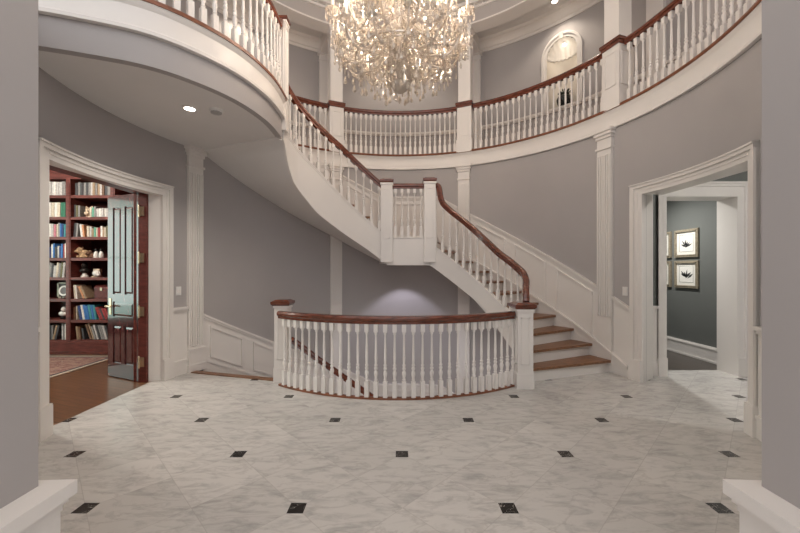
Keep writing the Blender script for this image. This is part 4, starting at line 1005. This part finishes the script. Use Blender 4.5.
# ------------------------------------------------------------------ small fittings
def plate(a,z,label,name,cat,kind):
    t=thing(name,label,cat,P(a,RW,z-0.06))
    mb=MB(); da=0.038/RW*180/PI; mb.ring(a-da,a+da,2,RW-0.008,RW+0.002,z-0.06,z+0.06); mb.ring(a-da*.9,a+da*.9,2,RW-0.011,RW,z-0.055,z+0.055); obj('cover_plate',mb,M['plastic'],t,smooth=False)
    for k in (-1,1):
        mb=MB(); b=a+k*da*0.42
        if kind=='switch':
            mb.ring(b-0.16,b+0.16,1,RW-0.017,RW-0.010,z-0.028,z+0.028); obj('rocker',mb,M['white'],t,smooth=False)
        else:
            mb.ring(a-0.28,a+0.28,1,RW-0.015,RW-0.010,z+k*0.026-0.016,z+k*0.026+0.016); obj('socket',mb,M['slotdark'],t,smooth=False)
plate(163.4,1.155,'white double light switch on grey wall between library doorway and pilaster','light_switch','light switch','switch')
plate(15.6,1.155,'white wall plate beside the right doorway, above the sloping chair rail','wall_plate','wall plate','switch')
def downlight(c,z,label,mat,r=0.06):
    t=thing('downlight',label,'ceiling light',(c.x,c.y,z))
    mb=MB(); mb.lathe([(r*1.45,0),(r*1.45,-0.006),(r*1.05,-0.012),(r,-0.004),(r,0.0)],(c.x,c.y,z),24); obj('trim_ring',mb,M['white'],t)
    mb=MB(); mb.lathe([(r*0.98,-0.008),(r*0.98,-0.003)],(c.x,c.y,z),20); obj('lens',mb,mat,t)
downlight(Vector((-2.26,3.88,0)),3.185,'round recessed downlight glowing in the soffit above the library doorway',M['lamp'],0.052)
downlight(P(42.4,3.86),6.40,'small recessed downlight in gallery ceiling above the shell niche',M['lamp'],0.05)
t=thing('smoke_detector','round white smoke detector on soffit beside the glowing downlight','smoke detector',(-2.0,3.93,3.145))
mb=MB(); mb.lathe([(0.068,3.185),(0.068,3.172),(0.060,3.165),(0.060,3.160)],(-2.0,3.93,0),24); obj('base',mb,M['plastic'],t)
mb=MB(); mb.lathe([(0.052,3.165),(0.050,3.150),(0.035,3.143),(0.004,3.142)],(-2.0,3.93,0),24)
for i in range(12): a_=2*PI*i/12; mb.box((-2.0+0.052*math.cos(a_),3.93+0.052*math.sin(a_),3.157),(0.008,0.012,0.014),a_)
obj('sensor_cap',mb,M['greyplastic'],t)
# small lamp in niche crown
c_=nc+er*0.10+Vector((0,0,NZ+0.215))
t=thing('niche_lamp','tiny lit lamp at the top of the shell niche','lamp',c_)
mb=MB(); mb.tube([c_+Vector((0,0,0.075)),c_+Vector((0,0,0.0))],0.02,10); obj('socket',mb,M['white'],t)
mb=MB(); mb.ball(c_-Vector((0,0,0.012)),0.032,12,8); obj('bulb',mb,M['nichelamp'],t)
# plant in niche
c_=nc+er*0.10+Vector((0,0,NS))
t=thing('potted_plant','dark vase holding dark foliage in the lit shell niche','plant',c_)
mb=MB(); mb.lathe([(0.07,0),(0.085,0.01),(0.13,0.10),(0.14,0.16),(0.115,0.22),(0.085,0.245),(0.095,0.26),(0.08,0.262)],c_,18); obj('vase',mb,M['black'],t)
mb=MB(); rnd=random.Random(5)
for i in range(60):
    th=rnd.uniform(0,2*PI); el=rnd.uniform(0.5,1.5); L_=rnd.uniform(0.06,0.14); p0=c_+Vector((0.05*math.cos(th),0.05*math.sin(th),0.25)); d=Vector((math.cos(th)*math.cos(el),math.sin(th)*math.cos(el),math.sin(el))); s_=d.cross(Vector((0,0,1))).normalized()*0.014
    m1=p0+d*L_*0.6; e1=p0+d*L_-Vector((0,0,0.02)); up=Vector((0,0,0.004))
    mb.add([p0,m1+s_,e1,m1-s_,m1+up],[(0,1,4),(1,2,4),(2,3,4),(3,0,4),(0,3,2,1)])
obj('foliage',mb,M['leafdark'],t,smooth=False)

# ------------------------------------------------------------------ chandelier
CH=Vector((0,4.05,0))
t=thing('chandelier','huge tiered crystal chandelier with candle lights hanging above the stairwell','chandelier',(0,4.05,3.40))
ch=t
mb=MB(); mb.lathe([(0.02,3.58),(0.04,3.62),(0.055,3.68),(0.035,3.74),(0.04,3.80),(0.08,3.86),(0.09,3.92),(0.045,3.98),(0.035,4.06),(0.07,4.16),(0.10,4.26),(0.12,4.32),(0.05,4.38),(0.035,4.50),(0.08,4.60),(0.11,4.68),(0.05,4.76),(0.03,4.95),(0.06,5.05),(0.02,5.12)],CH,16); obj('stem',mb,M['crystal'],ch)
mb=MB()
for i in range(36):
    z=5.10+i*0.043; mb.tube([CH+Vector((0.016*math.cos(q*PI/4)*(1 if i%2 else 0),0.016*math.cos(q*PI/4)*(0 if i%2 else 1),z+0.026*math.sin(q*PI/4))) for q in range(9)],0.004,5)
obj('chain',mb,M['silver'],ch)
mb=MB(); mb.lathe([(0.02,6.50),(0.12,6.54),(0.16,6.585),(0.16,6.60)],CH,20); obj('ceiling_rose',mb,M['silver'],ch)
mb=MB(); mb.lathe([(0.008,3.43),(0.03,3.435),(0.07,3.46),(0.10,3.505),(0.108,3.53),(0.098,3.53),(0.065,3.475),(0.008,3.45)],CH,24,scal=0.05,nsc=12); obj('bowl',mb,M['crystal'],ch)
# shared meshes
def shared(name,mb,mat,angle=25):
    me=bpy.data.meshes.new(name); me.from_pydata(mb.v,[],mb.f); me.materials.append(mat)
    bm=bmesh.new(); bm.from_mesh(me); bmesh.ops.recalc_face_normals(bm,faces=bm.faces); bm.to_mesh(me); bm.free()
    for p in me.polygons: p.use_smooth=True
    me.set_sharp_from_angle(angle=rad(angle)); return me
mb=MB(); mb.lathe([(0.012,-0.03),(0.022,-0.02),(0.05,0.0),(0.074,0.022),(0.080,0.03),(0.072,0.03),(0.04,0.012),(0.012,0.012)],(0,0,0),24,scal=0.10,nsc=8); BOB=shared('bobeche_cup',mb,M['crystal'])
mb=MB(); mb.lathe([(0.014,0.01),(0.014,0.155)],(0,0,0),10); CAN=shared('candle_sleeve',mb,M['candle'])
mb=MB(); mb.lathe([(0.006,0.155),(0.012,0.168),(0.0135,0.180),(0.008,0.205),(0.002,0.228)],(0,0,0),10); BUL=shared('candle_bulb',mb,M['bulb'],60)
mb=MB()
for i in range(10):
    a=2*PI*i/10; x,y=0.074*math.cos(a),0.074*math.sin(a); mb.bead((x,y,0.014),0.008); mb.bead((x,y,-0.004),0.008); mb.drop((x,y,-0.013),0.011,0.052 if i%2 else 0.07)
FRI=shared('crystal_fringe',mb,M['crystal'],10)
tiers=[(12,0.68,3.95,0.0,0.27),(12,0.745,4.19,15.0,0.38),(8,0.54,4.40,10.0,0.32),(6,0.32,4.72,0.0,0.22)]
tips=[]
for ti,(n,R,zc,ph,dip) in enumerate(tiers):
    tt=[]
    for i in range(n):
        a=rad(ph+360*i/n+ (7 if ti==0 else 0)); d=Vector((math.cos(a),math.sin(a),0))
        prof=[(0.06,zc-0.10),(R*0.22,zc-0.03),(R*0.42,zc-0.10-dip*0.25),(R*0.60,zc-dip*0.72),(R*0.78,zc-dip*0.80),(R*0.93,zc-dip*0.52),(R,zc-0.03)]
        mb=MB(); mb.tube(catmull([CH+d*r+Vector((0,0,z)) for r,z in prof],5),0.0125,6)
        mb.ball(CH+d*(R*0.70)+Vector((0,0,zc-dip*0.80)),0.026,8,6)
        arm=obj('arm',mb,M['crystal'],ch,angle=50)
        tip=CH+d*R+Vector((0,0,zc)); tt.append(tip)
        for nm,me in (('bobeche',BOB),('candle',CAN),('bulb',BUL),('crystal_fringe',FRI)):
            o=bpy.data.objects.new(nm,me); C.objects.link(o); o.parent=arm; o.location=tip-WL[arm.name]; o.rotation_euler=(0,0,a)
    tips.append(tt)
# bead swags
def swag(p,q,sag,n,r=0.0105):
    mb=MB()
    mb.tube([p.lerp(q,i/10)-Vector((0,0,sag*4*(i/10)*(1-i/10))) for i in range(11)],0.003,4)
    for i in range(n+1):
        f=i/n; c=p.lerp(q,f)-Vector((0,0,sag*4*f*(1-f))); mb.bead(c,r*(1.0 if i%3 else 1.35))
    return obj('bead_swag',mb,M['crystal'],ch,smooth=False)
for ti,tt in enumerate(tips):
    n=len(tt)
    for i in range(n):
        swag(tt[i]-Vector((0,0,0.02)),tt[(i+1)%n]-Vector((0,0,0.02)),0.13 if ti<2 else 0.16,int((tt[i]-tt[(i+1)%n]).length/0.021))
        hub=CH+Vector((0,0,tt[i].z+ (0.36 if ti<3 else 0.3)))+ (tt[i]-CH-Vector((0,0,tt[i].z))).normalized()*0.09
        swag(hub,tt[i]-Vector((0,0,0.02)),0.22,int((hub-tt[i]).length/0.021))
# strand curtains round the core
for (R,z0,z1,n) in ((0.105,3.80,3.53,14),(0.15,4.02,3.56,18),(0.24,3.98,3.66,18),(0.34,3.86,3.62,18),(0.12,4.36,4.05,10),(0.5,3.80,3.66,14)):
    for i in range(n):
        a=2*PI*i/n+R*9; mb=MB(); c=CH+Vector((R*math.cos(a),R*math.sin(a),0)); k=int((z0-z1)/0.021); mb.tube([c+Vector((0,0,z0)),c+Vector((0,0,z1))],0.003,4)
        for j in range(k+1): mb.bead(c+Vector((0,0,z0-0.021*j)),0.0095 if j%4 else 0.014)
        o=obj('bead_strand',mb,M['crystal'],ch,smooth=False)
for (R,z) in ((0.15,4.02),(0.24,3.98),(0.34,3.86),(0.5,3.80),(0.12,4.36)):
    mb=MB(); mb.tube([CH+Vector((R*math.cos(2*PI*i/32),R*math.sin(2*PI*i/32),z)) for i in range(33)],0.008,6); obj('hoop',mb,M['silver'],ch)
# hanging almond crystals, in rings
mb=MB(); 
for j in range(6): mb.bead((0,0,-0.020*j),0.009)
mb.drop((0,0,-0.118),0.022,0.085); DRP=shared('almond_crystal',mb,M['crystal'],10)
cnt=0
for (R,z,n) in ((0.12,3.64,9),(0.22,3.66,13),(0.34,3.68,16),(0.46,3.72,18),(0.57,3.78,18),(0.68,3.86,22)):
    for i in range(n):
        a=2*PI*i/n+R*5; o=bpy.data.objects.new('crystal_drop',DRP); C.objects.link(o); o.parent=ch
        o.location=CH+Vector((R*math.cos(a),R*math.sin(a),z+random.uniform(-0.02,0.03)))-WL[ch.name]; o.rotation_euler=(0,0,a+1.0); s_=random.uniform(0.85,1.2); o.scale=(s_,s_,s_); cnt+=1

# the uncountable small pendants that fill the tiers
rnd=random.Random(11); mb=MB()
for i in range(400):
    R_=0.80*math.sqrt(rnd.uniform(0.02,1)); a=rnd.uniform(0,2*PI)
    zb=3.66+0.46*(R_/0.80)**2.2; zt=4.42 if R_<0.45 else 4.42-0.45*(R_-0.45)/0.35
    z=rnd.uniform(zb,zt) if rnd.random()<0.62 else rnd.uniform(zb,min(zb+0.22,zt))
    c=CH+Vector((R_*math.cos(a),R_*math.sin(a),z)); k=rnd.randint(3,7)
    mb.tube([c,c-Vector((0,0,0.018*k))],0.002,3)
    for j in range(k): mb.bead(c-Vector((0,0,0.018*j)),0.0085)
    mb.drop(c-Vector((0,0,0.018*k-0.004)),rnd.uniform(0.012,0.019),rnd.uniform(0.045,0.075))
o=obj('crystal_cascade',mb,M['crystal'],ch,smooth=False); o['kind']='stuff'

# ------------------------------------------------------------------ lights
def light(name,kind,loc,power,col,**k):
    d=bpy.data.lights.new(name,kind); d.energy=power; d.color=col
    for a,v in k.items():
        if a!='rot': setattr(d,a,v)
    o=bpy.data.objects.new(name,d); C.objects.link(o); o.location=loc
    if 'rot' in k: o.rotation_euler=k['rot']
    return o
WARM=(1.0,0.82,0.66)
for ti,(n,R,zc,ph,dip) in enumerate(tiers[:3]):
    for i in range(0,n,2):
        a=rad(ph+360*i/n+(7 if ti==0 else 0))
        light('candle_light','POINT',CH+Vector((R*math.cos(a),R*math.sin(a),zc+0.20)),4.2,WARM,shadow_soft_size=0.03)
for a,p in ((42.4,11),(90,22),(137,22),(-8,22),(160,16)):
    light('gallery_downlight','SPOT',P(a,3.86,6.37),p,(1.0,0.86,0.70),spot_size=rad(120),spot_blend=0.6,shadow_soft_size=0.05)
light('niche_light','POINT',nc+er*0.06+Vector((0,0,NZ+0.06)),0.22,(1.0,0.85,0.62),shadow_soft_size=0.03)
light('soffit_downlight','SPOT',(-2.26,3.88,3.165),30,(1.0,0.92,0.82),spot_size=rad(130),spot_blend=0.7,shadow_soft_size=0.05)
light('landing_downlight','SPOT',(0.05,6.70,1.55),16,(0.88,0.84,1.0),spot_size=rad(96),spot_blend=0.35,shadow_soft_size=0.04)
light('hall_downlight','SPOT',(3.95,6.1,2.92),75,(1.0,0.97,0.92),spot_size=rad(165),spot_blend=1.0,shadow_soft_size=0.06)
light('vestibule_light','POINT',(4.4,2.7,3.1),20,(1.0,0.96,0.90),shadow_soft_size=0.1)
light('library_window','AREA',(-8.12,4.2,1.7),15,(0.58,0.93,0.82),shape='RECTANGLE',size=2.7,size_y=2.1,rot=(0,rad(-90),0))
light('library_fill','POINT',(-5.3,4.2,3.0),60,(1.0,0.90,0.80),shadow_soft_size=0.15)  # unseen fill source added inside the library to light the books

w=bpy.data.worlds.new('sky'); S.world=w; w.use_nodes=True
bg=w.node_tree.nodes['Background']; bg.inputs['Color'].default_value=(0.97,0.95,0.95,1); bg.inputs['Strength'].default_value=0.60

# ------------------------------------------------------------------ camera
cd=bpy.data.cameras.new('camera'); cam=bpy.data.objects.new('camera',cd); C.objects.link(cam)
cam.location=(0,0,EYE); cam.rotation_euler=(rad(90),0,0); cd.sensor_width=36; cd.sensor_fit='HORIZONTAL'; cd.lens=361/800*36; cd.shift_y=3/800; cd.clip_start=0.02
S.camera=cam
S.view_settings.view_transform='Standard'; S.view_settings.look='None'; S.view_settings.gamma=1; S.view_settings.use_curve_mapping=False
S.view_settings.exposure=1.42
S.cycles.use_denoising=True; S.cycles.max_bounces=10; S.cycles.transparent_max_bounces=8; S.cycles.sample_clamp_indirect=6; S.cycles.caustics_reflective=False; S.cycles.caustics_refractive=False
